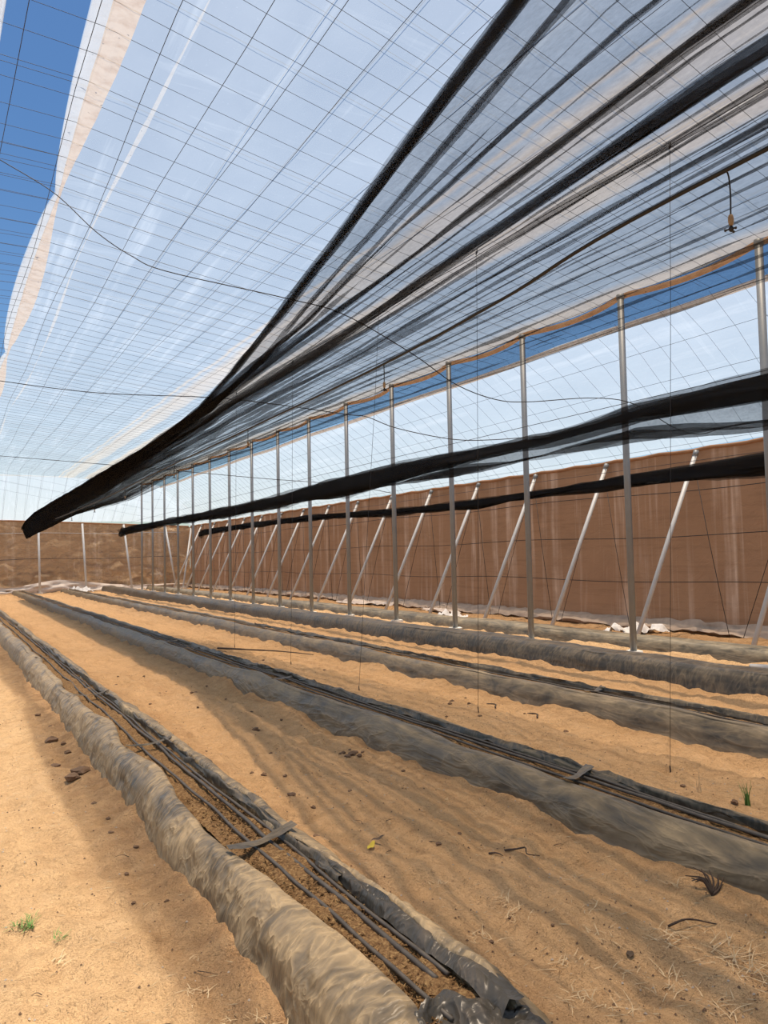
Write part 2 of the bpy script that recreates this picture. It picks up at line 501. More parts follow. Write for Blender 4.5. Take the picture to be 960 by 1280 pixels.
xs = np.concatenate([np.linspace(-60, -4, 8)[:-1], np.linspace(-4, -0.6, 14)[:-1], np.arange(-0.6, 6.2, 0.038), np.arange(6.2, 13.2, 0.075), np.linspace(13.4, 60, 8)])
ys = [-40, -25, -14, -8, -4, -1, 0.5, 1.2]
y = 1.5
while y < 47:
    ys.append(y); y += 0.030 + max(0, y - 2) * 0.0085
ys += [50, 60, 90]
ys = np.array(ys)
GX, GY = np.meshgrid(xs, ys, indexing='xy')
P = np.stack([GX, GY, ground_h(GX, GY)], -1)
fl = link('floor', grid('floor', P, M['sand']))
tag(fl, 'orange desert sand ground between the planting beds', 'ground', kind='structure')

# ------------------------------------------------------------------ walls
WX, WY = 12.62, 45.5
def wall_top_end(x): return 3.92 - 0.035 * np.asarray(x, float)
ys_w = np.arange(0, WY + 0.01, 0.16); zs_w = np.linspace(-0.1, 1, 34)
YY, TT = np.meshgrid(ys_w, zs_w, indexing='ij')
ZZ = np.where(TT < 0, -0.08, TT * 3.46)
XX = WX + 0.03 * fbm(YY * 0.9, ZZ * 0.5, 41, 4) + 0.05 * np.sin(YY / 2.4 * math.pi) ** 2 * TT * (1 - TT) * 2
wr = link('wall_right', grid('wall_right', np.stack([XX, YY, ZZ], -1), M['cloth']))
tag(wr, 'tall brown cloth side wall with pale vertical streaks', 'wall', kind='structure')
# rolled top hem, wires and skirts of the right wall
hem = [(WX - 0.03 + 0.015 * math.sin(y * 2.6), y, 3.47 + 0.015 * math.sin(y * 5.2)) for y in np.arange(0, WY, 0.4)]
o = tube('top_hem', hem, 0.035, M['rust'], 6, wr); o['label'] = 'rust brown rolled hem'
for z in (0.95, 1.85, 2.72):
    tube('wall_wire', [(WX - 0.07, y, z + 0.03 * math.sin(y * 0.8 + z)) for y in np.arange(0, WY, 1.2)], 0.007, M['wire_dark'], 4, wr)
ys_s = np.arange(0, WY, 0.12); us = np.linspace(0, 1, 7)
SY, SU = np.meshgrid(ys_s, us, indexing='ij')
nz = fbm(SY * 1.5, SU * 2, 51, 4)
SX = WX - 0.06 - 0.26 * SU - 0.05 * nz
SZ = 0.17 * (1 - SU) ** 0.7 + 0.05 + 0.05 * nz * SU + 0.03 * fbm(SY * 6, SU * 3, 53, 2)
o = link('cloth_skirt', grid('cloth_skirt', np.stack([SX, SY, SZ], -1), M['skirt']), wr)
o['label'] = 'pale dusty skirt gathered along the wall foot'

xs_w = np.arange(-8, WX + 0.01, 0.10)
XX, TT = np.meshgrid(xs_w, np.linspace(0, 1, 46), indexing='ij')
ZZ = TT * wall_top_end(XX) - 0.05
low = np.clip(1 - TT * 2.2, 0, 1)
crease = 1.6 * (0.5 - np.abs(fbm(XX * 0.7 + ZZ * 0.9, ZZ * 1.3 - XX * 0.4, 61, 5)))
YYw = WY - 0.22 * crease * (0.4 + 1.2 * low) - 0.5 * low ** 2
wb = link('wall_back', grid('wall_back', np.stack([XX, YYw, ZZ], -1), M['cloth_end']))
tag(wb, 'creased brown cloth end wall at the far end', 'wall', kind='structure')
o = tube('top_hem', [(x, WY - 0.04, float(wall_top_end(x)) - 0.03) for x in np.arange(-8, WX, 0.5)], 0.04, M['rust'], 6, wb); o['label'] = 'rust brown rolled hem'
for z in (1.75, 3.1):
    tube('wall_wire', [(x, WY - 0.16, z - 0.03 * math.sin(x)) for x in np.arange(-8, WX, 0.8)], 0.012, M['cable_pale'] if z > 3 else M['wire_dark'], 4, wb)
XX, UU = np.meshgrid(np.arange(-8, WX, 0.10), np.linspace(0, 1, 12), indexing='ij')
nz = fbm(XX * 1.1, UU * 2.5, 71, 4)
HH = 0.72 + 0.25 * noise(XX * 0.35, XX * 0, 73) - 0.05 * XX
o = link('plastic_skirt', grid('plastic_skirt', np.stack([XX, WY - 0.62 - 0.15 * (1 - UU) + 0.05 * UU - 0.14 * nz, np.clip(HH, 0.25, 1) * UU + 0.05 * nz * (1 - UU)], -1), M['skirt_white']), wb)
o['label'] = 'crumpled dusty white plastic along the wall foot'

# ------------------------------------------------------------------ roof profile
def cusp(Y, y0=10.44, L=8.6):
    f = ((Y - y0) / L) % 1.0
    return np.sin(f * math.pi) ** 0.6
def end_z(Y): return 3.72 + (WY - Y) * 0.85
def roof_z(X, Y):
    X = np.asarray(X, float); Y = np.asarray(Y, float)
    z = np.where(X < 1.2, 6.2 - 0.06 * (1.2 - X) , 6.2 - 0.6 * (X - 1.2) / 8.1)
    z = np.where(X > 10.2, 5.55 - 2.05 * np.clip((X - 10.2) / (WX - 10.2), 0, 1) ** 1.15, z)
    return np.minimum(z, end_z(Y))
Y0R, Y1R = -10.0, WY
ysf = np.concatenate([np.arange(Y0R, 43.0, 0.25), [43.0]])

def film(name, xl, xr, nx, mat, label, seed):
    U = np.linspace(0, 1, nx)
    YY, UU = np.meshgrid(ysf, U, indexing='ij')
    XL, XR = xl(YY), xr(YY)
    XX = XL + (XR - XL) * UU
    sag = 0.022 * np.abs(np.sin(XX / 0.55 * math.pi)) + 0.012 * fbm(XX * 3, YY * 2, seed, 3) + 0.02 * fbm(XX * 0.8, YY * 0.4, seed + 1, 2)
    o = link(name, grid(name, np.stack([XX, YY, roof_z(XX, YY) + 0.02 - sag * 0.6], -1), mat))
    return tag(o, label, 'roof film', 'translucent roof films')

edge_l = lambda Y: 1.25 - 0.19 * cusp(Y)
edge_r = lambda Y: 9.33 + 0.16 * np.abs(np.sin((Y - 8.91) / 2.418 * math.pi)) ** 0.8
roof_main = film('roof_film', edge_l, edge_r, 66, M['film'], 'wide translucent plastic roof film above the beds, beside the blue sky gap', 81)
roof_left = film('roof_film', lambda Y: Y * 0 - 8.0, lambda Y: 0.43 - 0.05 * cusp(Y, 6.5), 50, M['film_plain'], 'strip of translucent roof film at the top left corner, left of the sky gap', 91)
roof_side = film('roof_film', lambda Y: 10.34 + 0.04 * np.sin(Y), lambda Y: Y * 0 + WX, 26, M['film_plain'], 'translucent film of the outer bay sloping down to the right wall', 95)

ysf = np.linspace(42.95, WY, 16)
roof_end = film('roof_film', lambda Y: Y * 0 - 8.0, lambda Y: Y * 0 + WX, 80, M['film_milky'], 'milky film sloping down to the end wall at the far end', 97)

def strip(name, a, b, dz, mat, parent, label, n=5, seed=0):
    U = np.linspace(0, 1, n)
    yy = np.arange(Y0R, WY - 2, 0.12)
    YY, UU = np.meshgrid(yy, U, indexing='ij')
    XX = a(YY) + (b(YY) - a(YY)) * UU
    ZZ = roof_z(XX, YY) + dz + 0.012 * fbm(YY * 2.5, UU * 4, seed, 3)
    o = link(name, grid(name, np.stack([XX, YY, ZZ], -1), mat), parent)
    o['label'] = label
    return o
strip('edge_band', edge_l, lambda Y: edge_l(Y) + 0.02 + 0.15 * cusp(Y), -0.02, M['hem_white'], roof_main, 'white doubled film edge', seed=101)
strip('stained_band', lambda Y: edge_l(Y) + 0.02 + 0.13 * cusp(Y), lambda Y: edge_l(Y) + 0.05 + 0.33 * cusp(Y) ** 1.5, -0.04, M['hem_dirty'], roof_main, 'beige sand stained film edge', seed=103)
strip('fold_band', lambda Y: 1.84 + 0.06 * np.sin(Y * 0.4), lambda Y: 1.87 + 0.06 * np.sin(Y * 0.4) + 0.02 * np.sin(Y * 0.9), -0.02, M['hem_white'], roof_main, 'cream folded seam', 3, 105)
hemr = [(float(edge_r(y)), y, float(roof_z(9.3, y)) - 0.02 - 0.05 * abs(math.sin((y - 8.91) / 2.418 * math.pi))) for y in np.arange(-3, 43, 0.2)]
o = tube('rolled_hem', hemr, 0.045, M['hem_orange'], 7, roof_main); o['label'] = 'orange sand filled rolled edge'
hems = [(10.34 + 0.04 * math.sin(y), y, float(roof_z(10.34, y)) - 0.02) for y in np.arange(-3, 43, 0.3)]
o = tube('rolled_hem', hems, 0.05, M['hem_dirty'], 7, roof_side); o['label'] = 'beige rolled film edge'
hl = [(float(0.43 - 0.05 * cusp(y, 6.5)), y, 6.13) for y in np.arange(-5, 43, 0.3)]
o = tube('rolled_hem', hl, 0.03, M['hem_white'], 6, roof_left); o['label'] = 'white film edge'

# ------------------------------------------------------------------ wire grid under and over the film
grid_main = empty('roof_wire_grid', (5, 20, 6), 'dark steel wire mesh holding the wide main roof film', 'wire grid')
grid_side = empty('roof_wire_grid', (11.4, 20, 5), 'dark steel wire mesh under the film sloping to the right wall', 'wire grid')
def wire(parent, pts, r=0.0026):
    loc = Vector(parent.location)
    V, F = tube_data([Vector(p) - loc for p in pts], r, 4, False)
    link('wire', mesh('wire', V, F, M['wire']), parent)
x = 0.58
rw = random.Random(5)
ywr = list(np.arange(-6, 43.3, 1.55)) + [WY]
while x < 9.35:
    k = rw.uniform(0, 6)
    wire(grid_main, [(x + 0.03 * math.sin(y * 0.7 + k), y, float(roof_z(x, y)) - 0.035 - 0.02 * math.sin(y * 2 + k) ** 2) for y in ywr], 0.0034)
    if rw.random() < 0.4:
        k2 = rw.uniform(0, 6); dx = rw.uniform(-0.06, 0.06)
        wire(grid_main, [(x + dx + 0.05 * math.sin(y * 0.33 + k2), y, float(roof_z(x, y)) + 0.05) for y in ywr], 0.003)
    x += 0.55 + rw.uniform(-0.03, 0.03)
y = 1.0
while y < 44.2:
    z0 = -0.03
    sl = rw.uniform(-0.05, 0.05)
    wire(grid_main, [(xx, y + (0.2 + sl * 0.3) * (xx - 5) + 0.015 * math.sin(xx * 3), float(roof_z(xx, min(y + 0.2 * (xx - 5), 45.4))) + z0) for xx in (-1.5, 1.2, 3.0, 5.2, 7.2, 9.3, 10.15)], 0.0026)
    if rw.random() < 0.45:
        yy = y + rw.uniform(0.05, 0.25)
        wire(grid_main, [(xx, yy + 0.2 * (xx - 5) + rw.uniform(-0.03, 0.03), float(roof_z(xx, min(yy + 0.2 * (xx - 5), 45.4))) + 0.05) for xx in (-1.5, 1.2, 5.2, 9.3, 10.15)], 0.0026)
    y += rw.uniform(0.34, 0.48)
for k in range(5):
    x = 10.3 + k * 0.55
    wire(grid_side, [(min(x, WX - 0.02), y, float(roof_z(x, y)) - 0.03) for y in ywr], 0.003)
y = 3.0
while y < 45.4:
    sl = rw.uniform(-0.1, 0.1)
    wire(grid_side, [(xx, y + sl * (xx - 11), float(roof_z(xx, y)) - 0.03) for xx in (10.2, 10.9, 11.5, 12.1, WX - 0.03)], 0.0026)
    y += rw.uniform(0.42, 0.58)

# ------------------------------------------------------------------ steel posts with footings
def rough_block(sx, sy, sz, seed):
    r = random.Random(seed)
    V = []
    for z in (0, 1):
        for k in range(8):
            a = 2 * math.pi * k / 8 + 0.39
            q = 1.0 if z == 0 else 0.86
            V.append((sx * q * math.cos(a) * r.uniform(0.88, 1.12) * 1.1, sy * q * math.sin(a) * r.uniform(0.88, 1.12) * 1.1, (-0.06 if z == 0 else sz * r.uniform(0.8, 1.15))))
    F = [tuple(range(8))[::-1], tuple(range(8, 16))] + [(k, (k + 1) % 8, 8 + (k + 1) % 8, 8 + k) for k in range(8)]
    return V, F

PX, PY0, PD, PZ = 9.29, 8.91, 2.41780, 5.60
pole_V, pole_F = tube_data([(0, 0, -0.05), (0, 0, 2.8), (0, 0, PZ - 0.03)], 0.052, 12)
pole_me = mesh('pole', pole_V, pole_F, M['steel'])
clV, clF = tube_data([(0, 0, PZ - 0.10), (0, 0, PZ - 0.02)], 0.062, 10)
clamp_me = mesh('clamp', clV, clF, M['steel'])
for i in range(-1, 15):
    y = PY0 + i * PD
    nth = ORD[i + 1]
    lab = 'grey steel post at the right edge of the picture, nearest of the tall row' if i == -1 else \
          ('grey steel post, %s of the tall row counted from the right edge' % nth if i < 14 else 'grey steel post, farthest of the tall row near the end wall')
    t = empty('steel_post', (PX, y, gh(PX, y)), lab, 'post', 'tall posts of the gutter row')
    link('pole', pole_me, t); link('clamp', clamp_me, t)
    V, F = rough_block(0.15, 0.14, 0.05, 300 + i)
    f = link('footing', mesh('footing', V, F, M['concrete'], False), t)
    f['label'] = 'pale concrete footing'

# ------------------------------------------------------------------ slanting wall braces
for i in range(-1, 15):
    y = 10.35 + i * 2.33
    if y > 43.5: break
    top = Vector((WX - 0.10, y - 0.1, 3.42)); ft = Vector((10.98, y + 0.08, gh(10.98, y)))
    lab = 'slanting steel brace against the right wall, cut by the right edge of the picture' if i == -1 else \
        'slanting pale steel brace against the brown right wall, %s counted from the right edge' % ORD[i + 1]
    t = empty('wall_brace', ft, lab, 'brace', 'slanting braces of the right wall')
    V, F = tube_data([Vector((0, 0, 0)) - (top - ft) * 0.02, (top - ft) * 0.5, top - ft], 0.042, 10)
    link('pole', mesh('pole', V, F, M['steel_pale']), t)
    V, F = tube_data([(top - ft) * 0.975, (top - ft) * 1.005], 0.052, 10)
    link('end_clamp', mesh('end_clamp', V, F, M['steel']), t)
    # guy wires crossing behind the brace
    for s, (dy, zz) in enumerate(((-0.9, 0.12), (1.15, 0.12))):
        g = tube('guy_wire', [(WX - 0.14, y - 0.05, 3.3), (WX - 0.28, y + dy * 0.5, 1.7), (WX - 0.42, y + dy, zz - 0.1)], 0.007, M['wire_dark'], 4)
        which = 'edge' if i == -1 else ORD[i + 1]
        tag(g, 'thin dark guy wire %s from the top of the %s brace from the right' % ('running nearer' if s == 0 else 'running farther', which), 'wire', 'guy wires along the right wall')

# posts of the end wall
ends = [(4.52, 44.3, 4.46, 44.6, 'upright white post at the end wall below the end of the large net'),
        (6.78, 44.3, 6.62, 44.7, 'upright white post at the end wall between the ends of the two left nets'),
        (9.08, 44.2, 8.76, 44.8, 'slightly tilted white post at the end wall by the end of the middle net'),
        (11.5, 44.3, 11.0, 44.75, 'tilted white post at the end wall left of the corner')]
for (x0, y0, x1, y1, lab) in ends:
    t = empty('end_post', (x0, y0, gh(x0, y0)), lab, 'post', 'white posts along the end wall')
    zt = float(wall_top_end(x1)) - 0.1
    V, F = tube_data([(0, 0, -0.05), (x1 - x0, y1 - y0, zt)], 0.055, 10)
    link('pole', mesh('pole', V, F, M['steel_pale']), t)
    V, F = rough_block(0.14, 0.12, 0.05, int(x0 * 10))
    link('footing', mesh('footing', V, F, M['concrete'], False), t)
t = empty('end_post', (11.6, 43.4, gh(11.6, 43.4)), 'slanting white brace in the far right corner of the walls', 'post', 'white posts along the end wall')
V, F = tube_data([(0, 0, -0.05), (0.95, 1.7, 3.3)], 0.05, 10)
link('pole', mesh('pole', V, F, M['steel_pale']), t)
V, F = rough_block(0.13, 0.12, 0.05, 77)
link('footing', mesh('footing', V, F, M['concrete'], False), t)

# ------------------------------------------------------------------ planting beds
def stations(y0, y1, s0, gro):
    out = [y0]
    while out[-1] < y1:
        out.append(out[-1] + s0 + max(0.0, out[-1] - 2.5) * gro)
    return np.array(out)

def make_bed(k, y0, y1, hgt, mat, label, wr_amp, open_end=False, trough=True, lipn=0.03, s0=0.02):
    xa, xb = BED_X[k]
    c, hw = (xa + xb) / 2, (xb - xa) / 2
    ys = stations(y0, y1, s0, 0.006)
    # profile: offset from centre in half widths, height in bed heights
    prof = [(-1.10, -0.30), (-1.03, 0.02), (-1.0, 0.22), (-0.97, 0.42), (-0.93, 0.6), (-0.86, 0.78), (-0.76, 0.91), (-0.66, 0.985), (-0.58, 1.0), (-0.51, 0.975), (-0.475, 0.92)]
    if trough:
        prof += [(-0.46, 0.72), (-0.2, 0.66), (0.12, 0.66), (0.30, 0.72), (0.315, 0.93), (0.345, 0.995), (0.39, 1.03), (0.45, 1.0)]
    else:
        prof += [(-0.36, 0.93), (-0.15, 0.95), (0.12, 0.95), (0.30, 0.97), (0.4, 1.0)]
    prof += [(0.56, 0.93), (0.68, 0.80), (0.80, 0.60), (0.90, 0.36), (0.97, 0.12), (1.06, -0.25)]
    pr = np.array(prof)
    # refine profile
    t = np.linspace(0, len(pr) - 1, (len(pr) - 1) * 3 + 1)
    px = np.interp(t, np.arange(len(pr)), pr[:, 0]); pz = np.interp(t, np.arange(len(pr)), pr[:, 1])
    YY, UU = np.meshgrid(ys, t, indexing='ij')
    PXX = np.broadcast_to(px, YY.shape).copy(); PZZ = np.broadcast_to(pz, YY.shape).copy()
    lip_l = lipn * fbm(YY * 1.3, YY * 0 + k, 111 + k, 3) / hw
    lip_r = 0.8 * lipn * fbm(YY * 1.6, YY * 0 + k, 131 + k, 3) / hw
    wl = np.exp(-((PXX + 0.52) / 0.28) ** 2); wrr = np.exp(-((PXX - 0.36) / 0.2) ** 2)
    bulge = 0.05 * fbm(YY * 0.9, YY * 0 + 2.0 * k, 151 + k, 3)
    PXX = PXX + wl * lip_l + wrr * lip_r + np.where(PXX < -0.7, bulge, np.where(PXX > 0.7, -bulge, 0))
    hh = hgt * (1 + 0.06 * fbm(YY * 0.8, YY * 0 + 5.0 * k, 171 + k, 3) + 0.025 * noise(YY * 3.1, YY * 0, 173 + k))
    inn = (UU > 11) & (UU < (14.5 if trough else 0))
    amp = np.where(inn, 0.1, 1.0)
    fade = np.clip(1.6 - YY / 14, 0.35, 1)
    w1 = 1 - np.abs(fbm(YY * 6.5 + UU * 0.35 * noise(YY * 1.2, UU * 0.2, 7 + k), UU * 0.30, 191 + k, 3))
    w2 = fbm(YY * 16 + 0.6 * UU, UU * 0.55, 195 + k, 3)
    w3 = fbm(YY * 2.2, UU * 0.5, 197 + k, 3)
    disp = wr_amp * fade * amp * (0.008 * (w1 - 0.6) + 0.0045 * w2 + 0.009 * w3)
    side = np.clip(np.abs(PXX), 0, 1)
    X = c + PXX * hw + np.sign(PXX) * disp * side
    Z = PZZ * hh + disp * (1 - 0.5 * side)
    Y = YY.copy()
    if open_end:      # bed 1: the near end closes with a rounded slumped nose
        q = np.clip((YY - y0) / 0.34, 0, 1)
        s = np.sqrt(np.clip(1 - (1 - q) ** 2, 0, 1))
        Z = np.where(Z > 0, Z * s, Z)
        # the trough floor rises to the lip level at the nose
        fill = np.clip((y0 + 0.20 - YY) / 0.1, 0, 1)
        if trough:
            mid = (UU > 10.5) & (UU < 15.0)
            Z = np.where(mid, Z + (0.95 * hh * s - Z) * fill, Z)
        X = c + (X - c) * (0.82 + 0.18 * s) + 0.02 * fbm(YY * 8, UU * 0.6, 199, 3) * (1 - q)
        Y = Y + (1 - s) * 0.03 * fbm(UU * 1.2, YY * 5, 201, 3)
    bed = empty('planting_bed', (c, y0, 0), label, 'planting bed', 'plastic covered planting beds')
    P = np.stack([X - c, Y - y0, Z], -1)
    cov = link('plastic_cover', grid('plastic_cover', P, mat, flip=True), bed)
    if trough:
        xs_ = np.linspace(-0.50, 0.345, 26 if k <= 2 else 10)
        ys2 = stations(y0 + (0.13 if open_end else 0), y1, 0.014 if k == 1 else 0.03, 0.008)
        YY, XU = np.meshgrid(ys2, xs_, indexing='ij')
        lip_l = lipn * fbm(YY * 1.3, YY * 0 + k, 111 + k, 3) / hw
        hs = hgt * (0.80 + 0.06 * fbm(YY * 1.1, XU * 2, 211 + k, 3)) + 0.007 * fbm(YY * 30, XU * 12, 213 + k, 3) + 0.010 * fbm(YY * 9, XU * 5, 215 + k, 2)
        hs = hs - 0.012 * (np.abs(XU + 0.08) / 0.42) ** 4
        sub = link('substrate', grid('substrate', np.stack([XU * hw, YY - y0, hs], -1), M['substrate'], flip=True), bed)
        sub['label'] = 'brown coir substrate'
    return bed, c, hw, hgt

def drip_hose(k, y0, y1, off, hgt, label, amp=0.012, r=0.0085, mat='hose'):
    xa, xb = BED_X[k]; c = (xa + xb) / 2; hw = (xb - xa) / 2
    ys = stations(y0, y1, 0.07, 0.012)
    ph = 3.7 * k + 50 * off
    X = c + off * hw + amp * (fbm(ys * 0.8, ys * 0 + ph, 231, 3))
    Z = hgt * 0.80 + r + 0.008 + 0.006 * fbm(ys * 1.7, ys * 0 + ph, 233, 3)
    o = tube('drip_hose', [(X[i], ys[i], Z[i]) for i in range(len(ys))], r, M[mat], 6)
    return tag(o, label, 'drip hose', 'drip hoses on the beds')

bed1, c1, hw1, h1 = make_bed(1, 1.84, 43.5, 0.26, M['plastic_1'], 'nearest planting bed in wrinkled tan dusty plastic, left foreground', 1.0, True, lipn=0.036, s0=0.013)
bed2, c2, hw2, h2 = make_bed(2, 0.9, 43.3, 0.235, M['plastic_2'], 'second planting bed from the left in smooth grey dusty plastic', 0.55, s0=0.025)
bed3, c3, hw3, h3 = make_bed(3, 1.6, 43.4, 0.225, M['plastic_3'], 'third planting bed from the left in pale streaked plastic', 0.5, s0=0.045)
bed4, c4, hw4, h4 = make_bed(4, 2.4, 43.2, 0.29, M['plastic_4'], 'dark plastic planting bed just in front of the tall post row', 0.5, trough=False, s0=0.05)
bed5, c5, hw5, h5 = make_bed(5, 3.5, 43.0, 0.215, M['plastic_5'], 'farthest planting bed, behind the tall post row near the right wall', 0.5, trough=False, s0=0.06)

hose_spec = {1: [(-0.22, 'thin drip hose on the left half of the nearest bed'), (0.10, 'thicker drip hose along the middle of the nearest bed'), (0.21, 'drip hose beside the right lip of the nearest bed')],
             2: [(-0.28, 'drip hose on the left half of the second bed'), (0.0, 'drip hose along the middle of the second bed'), (0.2, 'drip hose beside the right lip of the second bed')],
             3: [(-0.1, 'drip hose lying in the trough of the third bed')]}
for k, lst in hose_spec.items():
    for j, (off, lab) in enumerate(lst):
        hh = {1: h1, 2: h2, 3: h3}[k]
        drip_hose(k, {1: 2.04 + 0.22 * (j > 0), 2: 0.95, 3: 1.7}[k], 43, off, hh, lab, 0.02, 0.0085 if j != 1 else 0.0105)

def flap(bed, k, hgt, hw, y_from, y_to, x0, x1, seed, label, mat='plastic_4'):
    """loose folded black sheet edge running along the right lip"""
    y0 = bed.location.y
    ys = stations(y_from, y_to, 0.03, 0.01)
    YY, UU = np.meshgrid(ys, np.linspace(0, 1, 7), indexing='ij')
    ww = 0.55 + 0.45 * fbm(YY * 0.9, YY * 0, seed, 2)
    X = x0 * hw + (x1 - x0) * hw * UU * ww + 0.012 * fbm(YY * 3, UU * 2, seed + 2, 3)
    Z = hgt * (1.02 - 0.12 * (1 - UU) ** 2) + 0.012 * np.sin(UU * math.pi) + 0.018 * fbm(YY * 6, UU * 3, seed + 4, 3)
    o = link('loose_edge', grid('loose_edge', np.stack([X, YY - y0, Z], -1), M[mat], flip=True), bed)
    o['label'] = label
flap(bed1, 1, h1, hw1, 3.1, 14, 0.26, 0.36, 241, 'loose dark folded sheet edge')
flap(bed1, 1, h1, hw1, 1.98, 3.3, 0.26, 0.56, 245, 'shiny black sheet edge near the bed end', 'plastic_black')
flap(bed2, 2, h2, hw2, 1.0, 16, 0.25, 0.38, 251, 'loose dark folded sheet edge')
flap(bed3, 3, h3, hw3, 2.0, 16, 0.24, 0.40, 261, 'loose dark folded sheet edge')

def strap(bed, hw, hgt, y, tilt, w, seed, x0=-0.62, x1=0.42, mat='plastic_4'):
    U = np.linspace(0, 1, 16); W = np.linspace(-0.5, 0.5, 4)
    UU, WW = np.meshgrid(U, W, indexing='ij')
    X = (x0 + (x1 - x0) * UU) * hw
    Y = y - bed.location.y + tilt * UU + WW * w * (0.7 + 0.5 * np.abs(UU - 0.5)) + 0.006 * fbm(UU * 5, WW, seed, 2)
    Z = hgt * (1.02 - 0.10 * np.sin(UU * math.pi)) + 0.012 + 0.006 * fbm(UU * 4, WW * 4, seed + 1, 2)
    o = link('strap', grid('strap', np.stack([X, Y, Z], -1), M[mat]), bed)
    o['label'] = 'plastic strap tied across the trough'
strap(bed1, hw1, h1, 3.62, 0.16, 0.085, 271, -0.66, 0.5)
strap(bed1, hw1, h1, 6.0, 0.10, 0.045, 273)
strap(bed1, hw1, h1, 8.55, 0.06, 0.04, 275)
strap(bed1, hw1, h1, 12.2, 0.06, 0.04, 277)
strap(bed2, hw2, h2, 3.70, 0.15, 0.08, 279)
strap(bed2, hw2, h2, 8.5, 0.10, 0.06, 281)
strap(bed2, hw2, h2, 13.5, 0.10, 0.06, 283)
strap(bed3, hw3, h3, 5.9, 0.10, 0.08, 285)

# crumpled black end flap of the nearest bed
U, Wd = np.meshgrid(np.linspace(0, 1, 40), np.linspace(0, 1, 16), indexing='ij')
X = (-0.62 + 1.12 * U) * hw1
Yf = 0.05 + 0.19 * Wd + 0.06 * np.sin(U * 3.1) * Wd + 0.03 * fbm(U * 5, Wd * 3, 301, 3)
Zf = 0.245 - 0.05 * (1 - Wd) ** 1.5 + 0.025 * fbm(U * 7, Wd * 4, 303, 3) + 0.02 * np.sin(U * 9 + Wd * 4) * (1 - Wd * 0.5)
o = link('end_flap', grid('end_flap', np.stack([X, Yf, Zf], -1), M['plastic_black']), bed1)
o['label'] = 'crumpled shiny black end flap'

# loose coir crumbs on the nearest bed
cv, cf = [], []
for i in range(2600):
    yy = 2.06 + 2.6 * random.random() ** 1.5; xx = random.uniform(-0.42, 0.30) * hw1
    zz = h1 * 0.80 + random.uniform(0.002, 0.014); r = random.uniform(0.003, 0.010)
    b = len(cv)
    ax = Vector((random.uniform(-1, 1), random.uniform(-1, 1), random.uniform(-0.4, 0.8))).normalized()
    e = ax.orthogonal().normalized(); g = ax.cross(e)
    ctr = Vector((xx, yy - 1.84, zz))
    cv += [ctr + ax * r * 1.6, ctr + e * r * 0.6, ctr - e * r * 0.3 + g * r * 0.5, ctr - e * r * 0.3 - g * r * 0.5, ctr - ax * r * 1.6]
    cf += [(b, b + 1, b + 2), (b, b + 2, b + 3), (b, b + 3, b + 1), (b + 4, b + 2, b + 1), (b + 4, b + 3, b + 2), (b + 4, b + 1, b + 3)]
o = link('coir_crumbs', mesh('coir_crumbs', cv, cf, M['substrate'], False), bed1)
o['kind'] = 'stuff'; o['label'] = 'loose brown coir crumbs'

# ------------------------------------------------------------------ shade nets
def interp(tab, Y):
    t = np.array(tab, float)
    return np.interp(Y, t[:, 0], t[:, 1])

def net_surface(ys, lines, zfun, seed, sub=4, flutter=0.02):
    """lines: list of (curve of x over y, dz) in the order the cloth runs; a cloth that turns back on itself makes a fold"""
    K = len(lines)
    t = np.linspace(0, K - 1, (K - 1) * sub + 1)
    P = np.zeros((len(ys), len(t), 3))
    tabs = np.stack([interp(l[0], ys) for l in lines], 1)
    dzs = np.stack([interp(l[1], ys) if hasattr(l[1], '__len__') else np.full(len(ys), l[1]) for l in lines], 1)
    for i, y in enumerate(ys):
        endf = 1.0 + 3.0 * min(max((y - (ys[-1] - 1.6)) / 1.6, 0), 1)      # the loose end hangs ragged
        x = np.interp(t, np.arange(K), tabs[i]); dz = np.interp(t, np.arange(K), dzs[i])
        P[i, :, 0] = x + 0.5 * flutter * fbm(np.full(len(t), y * 0.8), t * 0.7, seed, 2)
        P[i, :, 1] = y + (endf - 1) * 0.10 * fbm(np.full(len(t), 1.0), t * 0.9, seed + 5, 2)
        seglen = np.abs(np.gradient(x))
        P[i, :, 2] = zfun(x, y) + dz + endf * flutter * fbm(np.full(len(t), y * 0.9), t * 1.3, seed + 3, 3)
    return P

L = [(-4, 1.35), (0, 1.55), (2.1, 1.73), (3.55, 1.98), (5.28, 2.25), (9.6, 2.88), (13.5, 2.97), (19, 3.02), (25, 3.05), (31, 3.06), (36.5, 3.05)]
Rr = [(-4, 5.08), (4.9, 5.12), (7.5, 5.05), (10.4, 4.92), (16.4, 4.66), (19.9, 4.0), (25.6, 3.52), (33.8, 3.34), (36.5, 3.2)]
def mixl(f, w=0.0):
    out = []
    for y in (-4, 0, 2, 4, 6, 8, 10, 13, 16, 20, 25, 30, 36.5):
        a, b = float(interp(L, y)), float(interp(Rr, y))
        ff = f(y) if callable(f) else f
        out.append((y, a + (b - a) * ff + (w(y) if callable(w) else w)))
    return out
def track(pts, w=0.0):
    """a fold measured by its own positions, kept between the two edges"""
    out = []
    for y in (-4, 0, 2, 4, 6, 8, 10, 13, 16, 20, 25, 30, 36.5):
        a, b = float(interp(L, y)), float(interp(Rr, y))
        out.append((y, min(max(float(interp(pts, y)), a + 0.02), b - 0.02) + (w(y) if callable(w) else w)))
    return out
FB = [(-4, 2.35), (1.7, 2.42), (3.3, 2.55), (4.7, 2.66), (10, 2.98), (20, 3.1), (36.5, 3.08)]
FC = [(-4, 2.6), (1.8, 2.70), (3.7, 2.83), (5.3, 2.99), (10, 3.15), (20, 3.2), (36.5, 3.11)]
FD = [(-4, 2.85), (2.65, 2.92), (5.5, 3.10), (10, 3.27), (20, 3.3), (36.5, 3.13)]
